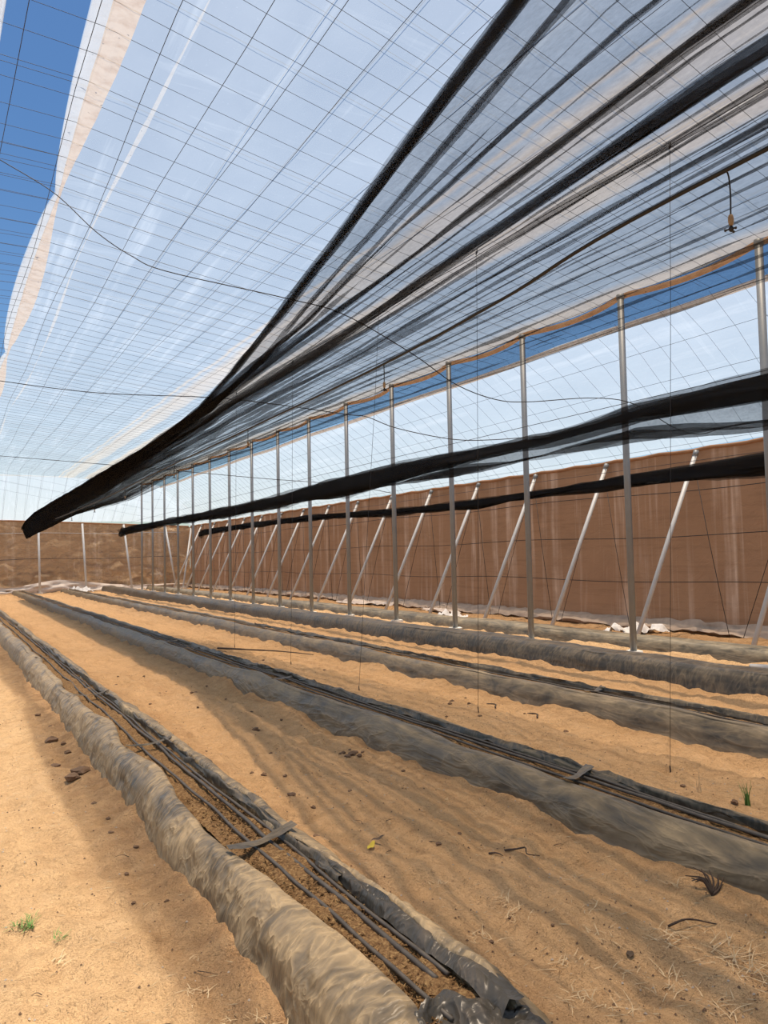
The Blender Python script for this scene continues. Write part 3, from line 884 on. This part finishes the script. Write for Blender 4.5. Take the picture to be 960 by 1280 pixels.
FE = [(-4, 3.1), (2.6, 3.17), (6, 3.38), (10, 3.47), (20, 3.38), (36.5, 3.15)]
FF = [(-4, 3.45), (2.5, 3.5), (6, 3.65), (10, 3.75), (20, 3.5), (36.5, 3.16)]
FG = [(-4, 3.92), (2.6, 3.93), (7, 3.97), (12, 4.05), (20, 3.7), (36.5, 3.18)]
def wv(a, b, k=0.0):
    return lambda y: float(np.interp(y, [2, 10, 17, 24, 36.5], [a, b, 2.2 * b, 1.8 * b, 1.4 * b])) + 0.3 * a * math.sin(y * 0.9 + k)
FH = [(-4, 4.4), (3, 4.42), (8, 4.40), (14, 4.3), (20, 3.85), (36.5, 3.2)]
FI = [(-4, 2.1), (2, 2.17), (4, 2.36), (6, 2.62), (10, 2.93), (20, 3.05), (36.5, 3.06)]
lines = [(mixl(0.0), 0.0), (mixl(0, 0.06), -0.01), (mixl(0, 0.0), -0.02), (mixl(0, 0.055), -0.03), (mixl(0, -0.005), -0.015), (mixl(0, 0.05), 0.0), (mixl(0, 0.005), 0.01), (mixl(0, 0.055), -0.01), (mixl(0, 0.0), -0.02),
         (mixl(0, 0.10), -0.01), (mixl(0, 0.22), 0.0), (mixl(0, 0.16), -0.03), (mixl(0, 0.21), 0.02), (mixl(0, 0.165), 0.0)]
folds = [(FI, wv(0.014, 0.05), 1), (FB, wv(0.032, 0.055), 0), (FC, wv(0.05, 0.07), 2), (FD, wv(0.02, 0.05), 3), (FE, wv(0.036, 0.06), 1), (FF, wv(0.014, 0.05), 4), (FG, wv(0.014, 0.05), 5), (FH, wv(0.008, 0.04), 2.5)]
def between(A, B, f):
    return [(y, float(interp(A, y)) * (1 - f) + float(interp(B, y)) * f) for y in (-4, 2, 4, 6, 8, 10, 14, 20, 28, 36.5)]
rf = random.Random(12)
small = []
curves = [[(y, x + 0.25) for y, x in L]] + [f[0] for f in folds] + [[(y, x - 0.05) for y, x in Rr]]
for i in range(len(curves) - 1):
    for f in ((0.5,) if i < 2 else (0.33, 0.68)):
        small.append((i, f, rf.uniform(0.003, 0.012)))
ordered = []
for i, F_ in enumerate(folds):
    ordered += [(between(curves[i], curves[i + 1], f), wv(w, 0.03 + w), 9.0) for (j, f, w) in small if j == i]
    ordered.append(F_)
ordered += [(between(curves[-2], curves[-1], f), wv(w, 0.02 + w), 9.0) for (j, f, w) in small if j == len(folds)]
for F_, w, k in ordered:
    lines += [(track(F_, w), 0.0), (track(F_, lambda y, w=w: -w(y)), -0.03 if k < 9 else -0.012), (track(F_, lambda y, w=w: 0.9 * w(y)), -0.012)]
    if k in (0, 2, 3, 1):
        for q in range(2 if k in (0, 2) else 1):
            lines += [(track(F_, lambda y, w=w: -0.85 * w(y)), -0.02), (track(F_, lambda y, w=w: 0.85 * w(y)), -0.02)]
lines += [(mixl(0.97), 0.01), (mixl(1.0, -0.02), 0.0), (mixl(1.0, 0.015), -0.015), (mixl(1.0, -0.03), -0.03)]
ZL = [(-4, 3.55), (9.6, 3.55), (13.5, 3.46), (19, 3.46), (25, 3.45), (31.5, 3.42), (35, 3.25), (36.5, 3.05)]
ZR = [(-4, 3.5), (10, 3.5), (16.4, 3.41), (19.9, 3.06), (25.6, 3.02), (33.8, 2.72), (36.5, 2.66)]
def z1(x, y):
    a, b = float(interp(L, y)), float(interp(Rr, y))
    f = np.clip((x - a) / (b - a), 0, 1)
    zl, zr = float(interp(ZL, y)), float(interp(ZR, y))
    return zl + (zr - zl) * f - 0.05 * np.sin(f * math.pi)
ysn = np.concatenate([np.arange(-4, 12, 0.2), np.arange(12, 36.6, 0.25)])
net1 = link('shade_net', grid('shade_net', net_surface(ysn, lines, z1, 401, 3), M['net']))
tag(net1, 'large black shade net spread overhead in folds, across the upper right', 'shade net', 'shade nets drawn along wires')

def bundle(xc, zt, zb, ys, seed, width, label, mat, n=8, gap_to=9.0):
    """a net drawn together into a hanging bundle: a cloth zigzagging between its two sides"""
    lines = []
    seq = [0.0, 0.42, 0.05, 0.46, 0.0, 0.40, 0.08, 0.44, 0.02, 0.98, 0.80, 1.0, 0.84, 0.97][:n]
    for j, f in enumerate(seq):
        s = (-1, 0.6, -0.4, 1, 0.2)[j % 5]
        xx = [(y, float(interp(xc, y)) + s * float(interp(width, y)) * (0.7 + 0.3 * math.sin(j * 2.1 + y * 0.35)) + 0.015 * math.sin(y * 1.3 + j)) for y in ys[::4]]
        thick = lambda y, f=f: f if f > 0.6 else min(f * (1 + 1.1 * min(max((y - gap_to) / 4.0, 0), 1)), 0.9)
        dz = [(y, float(interp(zt, y)) * (1 - thick(y)) + float(interp(zb, y)) * thick(y) + (0.02 + 0.03 * f) * math.sin(y * (0.5 + 0.1 * j) + 1.7 * j)) for y in ys[::4]]
        lines.append((xx, dz))
    P = net_surface(ys, lines, lambda x, y: 0 * x, seed, 3, 0.025)
    o = link('shade_net', grid('shade_net', P, mat))
    return tag(o, label, 'shade net', 'shade nets drawn along wires')
ys2 = np.arange(2.0, 38.4, 0.2)
bundle([(2, 7.3), (38.4, 7.3)], [(2, 3.37), (5, 3.36), (6.75, 3.33), (8.2, 3.20), (12.45, 3.27), (21, 3.09), (30, 3.07), (36.5, 3.08), (38.4, 2.98)],
       [(2, 2.80), (5, 2.78), (6.8, 2.93), (8.2, 2.90), (12.45, 2.86), (21.3, 2.80), (30, 2.86), (38.4, 2.72)], ys2, 411, [(2, 0.10), (12, 0.08), (38, 0.10)],
       'black shade net gathered into a long band, middle of the three', M['net_mid'], 14)
ys3 = np.arange(3.5, 36.8, 0.2)
bundle([(2, 10.6), (38.4, 10.6)], [(3.5, 2.97), (7.4, 2.97), (9.9, 2.91), (12, 2.86), (14.6, 2.78), (18, 2.80), (23, 2.93), (31, 2.96), (36.8, 2.90)],
       [(3.5, 2.66), (7.4, 2.66), (9.9, 2.70), (12, 2.70), (14.6, 2.62), (18, 2.64), (23, 2.78), (31, 2.78), (36.8, 2.66)], ys3, 421, [(2, 0.07), (12, 0.05), (38, 0.08)],
       'thin black shade net bundle just in front of the right wall braces', M['net_dense'], 14, -20)

# wires that carry the nets
for (x, z, y1, lab) in ((1.95, 3.62, None, None), (7.3, 3.4, 38.6, 'thin support wire along the top of the middle shade net'), (10.6, 3.02, 37, 'thin support wire along the top of the net beside the wall')):
    if y1 is None: continue
    tag(tube('support_wire', [(x, y, z - 0.02 - (y > 15) * 0.006 * (y - 15)) for y in np.arange(2, y1, 2.0)], 0.004, M['wire_dark'], 4), lab, 'wire')
tag(tube('support_wire', [(4.62, y, 4.55 - 0.03 * math.sin(y * 1.3) ** 2) for y in np.arange(-2, 44, 1.2)], 0.004, M['wire_dark'], 4),
    'thin support wire above the large net carrying the vertical strings', 'wire')

# ------------------------------------------------------------------ irrigation pipe with hanging misters
pipe_ctrl = [(3.22, -3, 3.36), (3.2, 2.43, 3.36), (3.36, 4.3, 3.33), (3.46, 6.2, 3.30), (3.5, 9, 3.28), (3.46, 14, 3.2), (3.4, 22, 3.05), (3.3, 34, 3.0)]
tag(tube('misting_pipe', smooth_pts(pipe_ctrl, 60), 0.011, M['black'], 7), 'black misting pipe running beneath the large shade net', 'pipe')
def mister(x, y, z, drop, label, bend=0.05):
    t = empty('hanging_mister', (x, y, z), label, 'mister', 'misters hanging below the large net')
    pts = smooth_pts([(0, 0, 0), (bend * 0.8, -bend * 0.4, 0.01), (bend, -bend * 0.5, -drop * 0.4), (bend * 0.9, -bend * 0.5, -drop)], 12)
    tube('supply_tube', pts, 0.0042, M['black'], 6, t)
    e = Vector(pts[-1])
    bw = tube('valve_body', [e + Vector((0, 0, 0.004)), e, e - Vector((0, 0, 0.012)), e - Vector((0, 0, 0.03)), e - Vector((0, 0, 0.045)), e - Vector((0, 0, 0.05))], [0.006, 0.010, 0.013, 0.013, 0.010, 0.006], M['tan_plastic'], 8, t)
    bw['label'] = 'tan valve body'
    f = e - Vector((0, 0, 0.05))
    nz_ = tube('nozzle', [f, f - Vector((0, 0, 0.010)), f - Vector((0, 0, 0.024)), f - Vector((0, 0, 0.03))], [0.005, 0.012, 0.010, 0.003], M['black'], 8, bw)
    for a in (0.3, 2.4, 4.5):
        d = Vector((math.cos(a), math.sin(a), -0.12))
        tube('spray_arm', [f - Vector((0, 0, 0.014)), f - Vector((0, 0, 0.016)) + d * 0.018, f - Vector((0, 0, 0.018)) + d * 0.03], [0.004, 0.004, 0.007], M['black'], 6, t)
mister(3.20, 2.43, 3.36, 0.20, 'mister with tan body hanging on a curved tube, nearest one at upper right')
for k, yy in enumerate((6.2, 9.9, 13.6, 17.4, 21.2, 25)):
    pp = min(smooth_pts(pipe_ctrl, 200), key=lambda p: abs(p.y - yy))
    mister(pp.x, pp.y, pp.z, 0.16, 'small hanging mister below the large net, %s counted from the nearest' % ORD[k + 1], 0.015)

# ------------------------------------------------------------------ crop strings
for k, (x, y) in enumerate(((4.59, 4.1), (4.63, 6.49), (4.35, 8.5), (4.6, 11.2), (4.6, 13.8))):
    t = empty('crop_string', (x, y, gh(x, y)), 'thin dark vertical string rising to the wires, %s counted from the right' % ORD[k], 'string', 'vertical strings between beds two and three')
    top = (4.62 - x, -0.2, 4.53)
    tube('cord', [(0, 0, 0), (top[0] * 0.4 + 0.01, top[1] * 0.4, 1.9), (top[0] * 0.8, top[1] * 0.8, 3.5), top], 0.0024, M['wire_dark'], 4, t)
    tube('knot', [(top[0] - 0.01, top[1], 4.50), (top[0], top[1], 4.52), (top[0] + 0.008, top[1], 4.56)], [0.004, 0.010, 0.004], M['wire_dark'], 6, t)
    tube('peg', [(0.0, 0.0, 0.05), (0.005, 0.0, 0.0), (0.01, 0.01, -0.06)], 0.006, M['twig'], 5, t)

# ------------------------------------------------------------------ loose cables overhead
def cable(ctrl, r, mat, label, n=40):
    tag(tube('loose_cable', smooth_pts(ctrl, n), r, M[mat], 5), label, 'cable')
# the sagging runs, point by point through the hall
run_a = [(0.62, 10.59, 6.54), (1.19, 10.24, 6.10), (1.62, 9.86, 5.55), (1.98, 9.57, 5.21), (2.33, 9.27, 4.98), (3.53, 8.51, 4.60), (4.10, 8.20, 4.40), (4.86, 7.93, 3.95), (5.41, 7.87, 3.63),
         (6.02, 7.88, 3.49), (6.51, 7.83, 3.49), (7.32, 7.61, 3.56), (7.87, 7.42, 3.50), (8.36, 7.17, 3.17), (8.65, 7.01, 3.08), (9.00, 6.81, 3.18), (9.79, 6.48, 3.31)]
cable(run_a, 0.006, 'wire_dark', 'loose cable swinging across the hall from the torn film edge to the right edge', 90)
run_b = [(0.47, 17.29, 5.24), (0.99, 16.67, 5.06), (2.52, 15.37, 4.71), (4.22, 13.98, 4.50), (5.15, 13.24, 4.32), (6.26, 12.53, 4.09), (6.53, 12.26, 4.02), (7.00, 12.02, 3.81), (7.82, 11.57, 3.60), (8.47, 11.21, 3.57), (9.50, 10.63, 3.64)]
cable(run_b, 0.008, 'wire_dark', 'dark sagging cable entering at the left edge above the far net bundle', 70)
run_c = [(1.03, 29.02, 5.17), (1.71, 28.65, 5.08), (4.52, 26.53, 4.68), (6.90, 24.65, 4.31), (8.87, 23.57, 4.06), (11.06, 22.36, 3.81), (12.45, 21.6, 3.50)]
cable(run_c, 0.010, 'wire_dark', 'thin dark cable low at the left edge in front of the far roof', 40)

# ------------------------------------------------------------------ things lying on the ground
def blob(r, seed, sq=(1, 1, 0.7), sub=1):
    import bmesh
    bm = bmesh.new()
    bmesh.ops.create_icosphere(bm, subdivisions=sub + 1, radius=r)
    rr = random.Random(seed)
    ph = [rr.uniform(0, 6) for _ in range(6)]
    for v in bm.verts:
        n = v.co.normalized()
        k = 1 + 0.22 * math.sin(3 * n.x + ph[0]) * math.cos(2.5 * n.y + ph[1]) + 0.16 * math.sin(5 * n.z + 4 * n.x + ph[2]) + 0.12 * math.sin(9 * n.y + 7 * n.x + ph[3]) + rr.uniform(-0.10, 0.10)
        v.co = Vector((v.co.x * sq[0], v.co.y * sq[1], v.co.z * sq[2])) * k
    me = bpy.data.meshes.new('clod')
    bm.to_mesh(me); bm.free()
    return me
clods = [blob(0.03, s, (random.uniform(0.9, 1.4), random.uniform(0.8, 1.2), random.uniform(0.45, 0.7))) for s in range(6)]
for me in clods:
    me.materials.append(M['clod']); me.name = 'earth_clod'
    me.polygons.foreach_set('use_smooth', [False] * len(me.polygons))
def clod(x, y, s, label, group):
    o = link('earth_clod', random.choice(clods))
    o.location = (x, y, gh(x, y) + 0.008 * s); o.scale = (s, s, s); o.rotation_euler = (0, 0, random.uniform(0, 6))
    tag(o, label, 'clod', group)
clod(0.94, 6.48, 1.7, 'dark rounded earth clod right of the sunlit strip, largest of a pair', 'clods left of the nearest bed')
clod(0.86, 6.29, 1.4, 'dark rounded earth clod right of the sunlit strip, smaller of a pair', 'clods left of the nearest bed')
clod(0.88, 7.68, 1.6, 'flat dark earth clod farther up beside the nearest bed', 'clods left of the nearest bed')
for (x, y, s) in ((0.96, 7.55, 0.8), (0.95, 7.2, 0.9), (0.82, 6.9, 1.0), (0.9, 5.6, 0.6), (0.88, 4.9, 0.5), (0.96, 4.6, 0.5), (0.85, 4.3, 0.4), (0.92, 5.2, 0.45), (0.95, 8.4, 0.7), (0.9, 9.0, 0.7), (0.8, 3.9, 0.35), (0.93, 3.8, 0.4)):
    clod(x, y, s, 'small dark clod in the shade left of the nearest bed', 'small clods left of the nearest bed')
clod(2.61, 7.24, 1.2, 'dark clod alone in the middle of the sand path', 'clods between beds one and two')
clod(2.89, 5.8, 1.0, 'dark crumbled clod close to the second bed', 'clods between beds one and two')
for (x, y, s) in ((2.95, 5.85, 0.7), (2.83, 5.75, 0.7), (2.92, 5.72, 0.6), (2.98, 5.78, 0.5), (2.86, 5.88, 0.55), (2.8, 5.82, 0.45), (2.94, 5.93, 0.45)):
    clod(x, y, s, 'crumb of the dark crumbled earth close to the second bed', 'earth crumbs beside the second bed')
for i in range(26):
    x = random.uniform(1.85, 3.0); y = 2.6 + 9 * random.random() ** 1.3
    clod(x, y, random.uniform(0.25, 0.6), 'tiny dark clod on the sand path between the first and second beds', 'tiny clods between beds one and two')
for (x, y, s) in ((2.09, 5.64, 0.7), (2.06, 5.04, 0.7), (1.87, 4.22, 0.6), (2.2, 5.5, 0.6)):
    clod(x, y, s, 'dark clod on the sand path close to the nearest bed', 'dark clods beside the nearest bed')
for i in range(14):
    x = random.uniform(3.95, 5.1); y = 3.2 + 9 * random.random() ** 1.3
    clod(x, y, random.uniform(0.4, 0.9), 'small dark clod on the sand path between the second and third beds', 'clods between beds two and three')

def tuft(name, x, y, n, hgt, spread, mat, label, group, seed, lie=0.5, w=0.004):
    r = random.Random(seed)
    V, F = [], []
    for i in range(n):
        a = r.uniform(0, 6.28); L_ = hgt * r.uniform(0.5, 1.15)
        d = Vector((math.cos(a), math.sin(a), 0)); s = Vector((-d.y, d.x, 0))
        base = Vector((r.uniform(-1, 1), r.uniform(-1, 1), 0)) * spread * 0.45
        ln = r.uniform(0.3, 1.0) * lie
        b = len(V)
        for q in range(4):
            t = q / 3
            p = base + d * (L_ * ln * t * (0.6 + 0.6 * t)) + Vector((0, 0, 1)) * (L_ * (1 - 0.75 * ln) * t * (1 - 0.35 * ln * t)) + s * (0.2 * L_ * math.sin(3 * t + i) * 0.3)
            ww = w * (1 - 0.75 * t)
            V += [p - s * ww, p + s * ww]
        for q in range(3):
            F.append((b + 2 * q, b + 2 * q + 1, b + 2 * q + 3, b + 2 * q + 2))
    o = link(name, mesh(name, V, F, mat))
    o.location = (x, y, gh(x, y) - 0.004)
    return tag(o, label, 'grass', group)
tuft('grass_tuft', 0.34, 3.97, 46, 0.075, 0.10, M['green'], 'small green grass tuft on the sunlit sand at lower left', 'green tufts on the sunlit sand', 1, 1.0, 0.0028)
tuft('grass_tuft', 0.47, 3.72, 22, 0.045, 0.09, M['green'], 'smaller sparse green tuft right of the green tuft on sunlit sand', 'green tufts on the sunlit sand', 2, 1.0, 0.0022)
tuft('grass_tuft', 0.40, 3.55, 14, 0.05, 0.10, M['straw'], 'pale dry sprig below the green tufts on the sunlit sand', 'dry sprigs on the sand', 3, 1.2, 0.002)
tuft('weed_plant', 4.35, 3.29, 16, 0.17, 0.03, M['green'], 'slim upright green weed beyond the second bed at the right', 'weeds', 4, 0.25, 0.005)
tuft('weed_plant', 4.28, 3.6, 6, 0.22, 0.03, M['straw'], 'thin dry upright weed stalk beyond the second bed', 'weeds', 5, 0.15, 0.003)
dry = [(2.12, 2.42, 1.0), (2.25, 2.30, 0.9), (2.38, 2.52, 0.9), (2.62, 2.40, 1.1), (2.50, 2.20, 1.1), (2.78, 2.22, 1.3), (2.90, 2.42, 0.9), (2.35, 2.12, 0.9), (2.68, 2.05, 1.3), (2.22, 2.85, 0.8),
       (2.30, 3.05, 0.7), (1.95, 2.75, 0.8), (2.52, 2.75, 0.7), (1.96, 2.22, 0.8), (2.05, 2.10, 0.9), (2.85, 2.0, 1.2), (2.45, 1.98, 1.0), (0.92, 2.78, 0.9), (0.98, 2.62, 1.2), (0.85, 3.0, 0.7), (0.92, 3.25, 0.5), (2.1, 3.3, 0.5), (3.04, 2.7, 0.7), (2.75, 3.1, 0.4), (2.6, 3.6, 0.4), (2.9, 4.4, 0.4), (2.35, 4.2, 0.35)]
def screen_x(x, y):
    q = Vector((x, y, 0)) - Vector((0, 0, CAM_H))
    return q.dot(right) / q.dot(fwd)
dry_r = sorted([d for d in dry if d[0] > 1.7], key=lambda d: screen_x(d[0], d[1]))
dry_l = sorted([d for d in dry if d[0] <= 1.7], key=lambda d: d[1])
for i, (x, y, s) in enumerate(dry_r + dry_l):
    if x > 1.7:
        lab = 'dry straw tuft right of the nearest bed, %s counted from the left' % ORD[i]
    else:
        lab = 'dry straw tuft at the left foot of the nearest bed, %s from the bottom' % ORD[i - len(dry_r)]
    tuft('dry_tuft', x, y, int(18 * s) + 8, 0.07 * s, 0.15 * s, M['straw'], lab, 'dry tufts right foreground' if x > 1.7 else 'dry tufts at the bed foot', 20 + i, 1.25, 0.0026)

def twig(pts, r, label, group=None, mat='twig'):
    x, y = pts[0][:2]
    z = gh(x, y)
    cp_ = smooth_pts([(p[0] - x, p[1] - y, p[2]) for p in pts], 4 * len(pts))
    nn = len(cp_)
    o = tube('twig', [q + Vector((0.3 * r * math.sin(5 * i), 0.3 * r * math.cos(7 * i), 0)) for i, q in enumerate(cp_)], [r * (1.0 - 0.7 * i / nn) * (0.85 + 0.3 * ((i * 7) % 5) / 5) for i in range(nn)], M[mat], 5)
    o.location = (x, y, z)
    tag(o, label, 'twig', group)
twig([(2.60, 3.44, 0.008), (2.64, 3.40, 0.02), (2.69, 3.38, 0.022), (2.655, 3.33, 0.015), (2.70, 3.28, 0.01)], 0.006, 'dark crooked twig lying on the path between the first two beds')
twig([(2.52, 3.47, 0.006), (2.545, 3.44, 0.014), (2.56, 3.40, 0.008)], 0.006, 'short dark twig beside the crooked twig')
twig([(2.75, 2.50, 0.01), (2.82, 2.47, 0.035), (2.88, 2.42, 0.03), (2.95, 2.38, 0.012)], 0.006, 'dark leafy twig in the right foreground')
for i in range(12):
    x = random.uniform(0.2, 0.98) if i < 5 else random.uniform(2.0, 3.0); y = random.uniform(2.7, 6.5)
    a = random.uniform(0, 6.28); l = random.uniform(0.04, 0.1)
    twig([(x, y, 0.006), (x + l * 0.5 * math.cos(a), y + l * 0.5 * math.sin(a), 0.014), (x + l * math.cos(a + 0.25), y + l * math.sin(a + 0.25), 0.006)], 0.002,
         'thin dark stick on the sand left of the nearest bed' if i < 5 else 'thin dark stick on the sand right of the nearest bed', 'sticks left' if i < 5 else 'sticks right')
for j, (x, y, lab) in enumerate(((5.0, 6.7, 'dark curled stick on the bright sand before the third bed'), (5.05, 6.1, 'dark short stick on the bright sand before the third bed, nearer one'))):
    twig([(x, y, 0.01), (x + 0.05, y + 0.08, 0.03), (x + 0.03, y + 0.18, 0.02), (x + 0.09, y + 0.24, 0.01)], 0.01, lab)
twig([(4.2, 13.5, 0.03), (4.5, 12.9, 0.04), (4.9, 12.2, 0.04), (5.15, 11.6, 0.03)], 0.018, 'long thin pole lying on the sand between the second and third beds')
# dead root against the second bed
r0 = empty('dead_root', (3.06, 2.52, gh(3.06, 2.52)), 'dead brown root with loose strands against the foot of the second bed', 'root')
for i in range(9):
    a = random.uniform(-0.6, 2.6); l = random.uniform(0.06, 0.14)
    tube('root_strand', smooth_pts([(0, 0, 0.0), (l * 0.4 * math.cos(a), l * 0.4 * math.sin(a), 0.05 * random.random() + 0.02), (l * math.cos(a + 0.4), l * math.sin(a + 0.4), 0.03 + 0.06 * random.random())], 7), [0.008, 0.007, 0.006, 0.005, 0.004, 0.003, 0.002], M['twig'], 5, r0)

def leaf(x, y, l, w, mat, label, rot, lift):
    U, W = np.meshgrid(np.linspace(0, 1, 9), np.linspace(-1, 1, 5), indexing='ij')
    ww = w * np.sin(np.clip(U * 0.96 + 0.02, 0, 1) * math.pi) ** 0.8
    X = U * l; Yl = W * ww; Z = 0.012 + lift * U ** 2 + 0.25 * np.abs(W) * ww + 0.004 * np.sin(U * 9)
    o = link('fallen_leaf', grid('fallen_leaf', np.stack([X, Yl, Z], -1), M[mat]))
    o.location = (x, y, gh(x, y)); o.rotation_euler = (0, 0, rot)
    tag(o, label, 'leaf')
leaf(2.03, 3.90, 0.05, 0.020, 'yellow', 'small yellow leaf on the sand right of the nearest bed', 0.2, 0.03)
leaf(2.08, 3.95, 0.075, 0.018, 'brown_leaf', 'dark dry leaf touching the small yellow leaf', -0.3, 0.02)
leaf(2.40, 2.38, 0.04, 0.016, 'brown_leaf', 'dark flat leaf among the dry straw in the right foreground', 0.8, 0.004)

def rag(x, y, sx, sy, h, seed, mat, label, rot=0):
    U, W = np.meshgrid(np.linspace(-1, 1, 30), np.linspace(-1, 1, 18), indexing='ij')
    edge = 1 + 0.2 * fbm(U * 2, W * 2, seed, 2)
    X = U * sx * edge; Yr = W * sy * edge
    Z = h * (0.45 + 0.9 * fbm(U * 2.6, W * 2.2, seed + 1, 4)).clip(0.02, 2) * (1 - 0.6 * (U ** 2 + W ** 2) / 2) + 0.01
    o = link('plastic_scrap', grid('plastic_scrap', np.stack([X, Yr, Z], -1), M[mat]))
    o.location = (x, y, gh(x, y)); o.rotation_euler = (0, 0, rot)
    tag(o, label, 'plastic scrap', 'white scraps along the right wall')
rag(11.0, 16.45, 0.5, 0.30, 0.16, 501, 'rag', 'crumpled white plastic scrap on the sand behind the third tall post', 0.5)
rag(11.55, 11.05, 0.55, 0.28, 0.16, 511, 'rag', 'crumpled whitish plastic scrap by the brace foot near the right wall', -0.2)
rag(12.1, 18.6, 0.25, 0.8, 0.10, 521, 'skirt_white', 'pale plastic strip crumpled along the right wall foot, nearer one')
rag(12.1, 23.0, 0.28, 1.4, 0.12, 531, 'skirt_white', 'pale plastic strip crumpled along the right wall foot, farther one')
rag(6.3, 43.8, 0.6, 0.3, 0.22, 541, 'rag', 'white plastic heap at the foot of the end wall')

# grey pipe lying on the strip of bright sand at the right edge
gp = empty('ground_pipe', (9.02, 6.7, gh(9.02, 6.7) + 0.05), 'grey pipe with a dark open end lying at the right edge of the picture', 'pipe')
tube('pipe_wall', [(0, 0, 0.0), (0.35, -0.75, 0.01), (0.9, -2.0, 0.02)], 0.055, M['pipe_grey'], 14, gp, False)
o = tube('pipe_bore', [(-0.003, 0.006, 0.0), (0.08, -0.17, 0.004)], [0.044, 0.044], M['black'], 14, gp); o['label'] = 'dark open end'

# fine litter on the sand: straw bits, grit and specks too small to pick apart
lv, lf, lm = [], [], []
for i in range(5200):
    y = 1.9 + 10 * random.random() ** 1.9
    x = random.uniform(0.1, 5.2)
    if any(a - 0.03 < x < b + 0.03 for a, b in BED_X.values()): continue
    lv.append((x, y))
hz = ground_h(np.array([p[0] for p in lv]), np.array([p[1] for p in lv]))
V2, F2 = [], []
for (x, y), z in zip(lv, hz):
    kind = random.random()
    a = random.uniform(0, 6.28)
    if kind < 0.45:
        l, w, h = random.uniform(0.008, 0.035), random.uniform(0.0009, 0.0018), 0.003
        mi = 0
    else:
        l = random.uniform(0.0025, 0.008); w = l * random.uniform(0.6, 1.0); h = l * 0.9
        mi = 1 if kind < 0.8 else 2
    d = Vector((math.cos(a), math.sin(a), random.uniform(-0.1, 0.25))) * l; e = Vector((-math.sin(a), math.cos(a), 0)) * w
    c = Vector((x, y, z + 0.002)); b = len(V2)
    V2 += [c - d, c + d, c + e, c - e, c + Vector((0, 0, h))]
    F2 += [(b, b + 3, b + 4), (b + 3, b + 1, b + 4), (b + 1, b + 2, b + 4), (b + 2, b, b + 4)]
    lm += [mi] * 4
me = mesh('ground_litter', V2, F2, M['straw'], False)
me.materials.append(M['clod']); me.materials.append(M['stone'])
me.polygons.foreach_set('material_index', lm)
tag(link('ground_litter', me), 'scattered straw bits and grit on the sand paths', 'litter', kind='stuff')
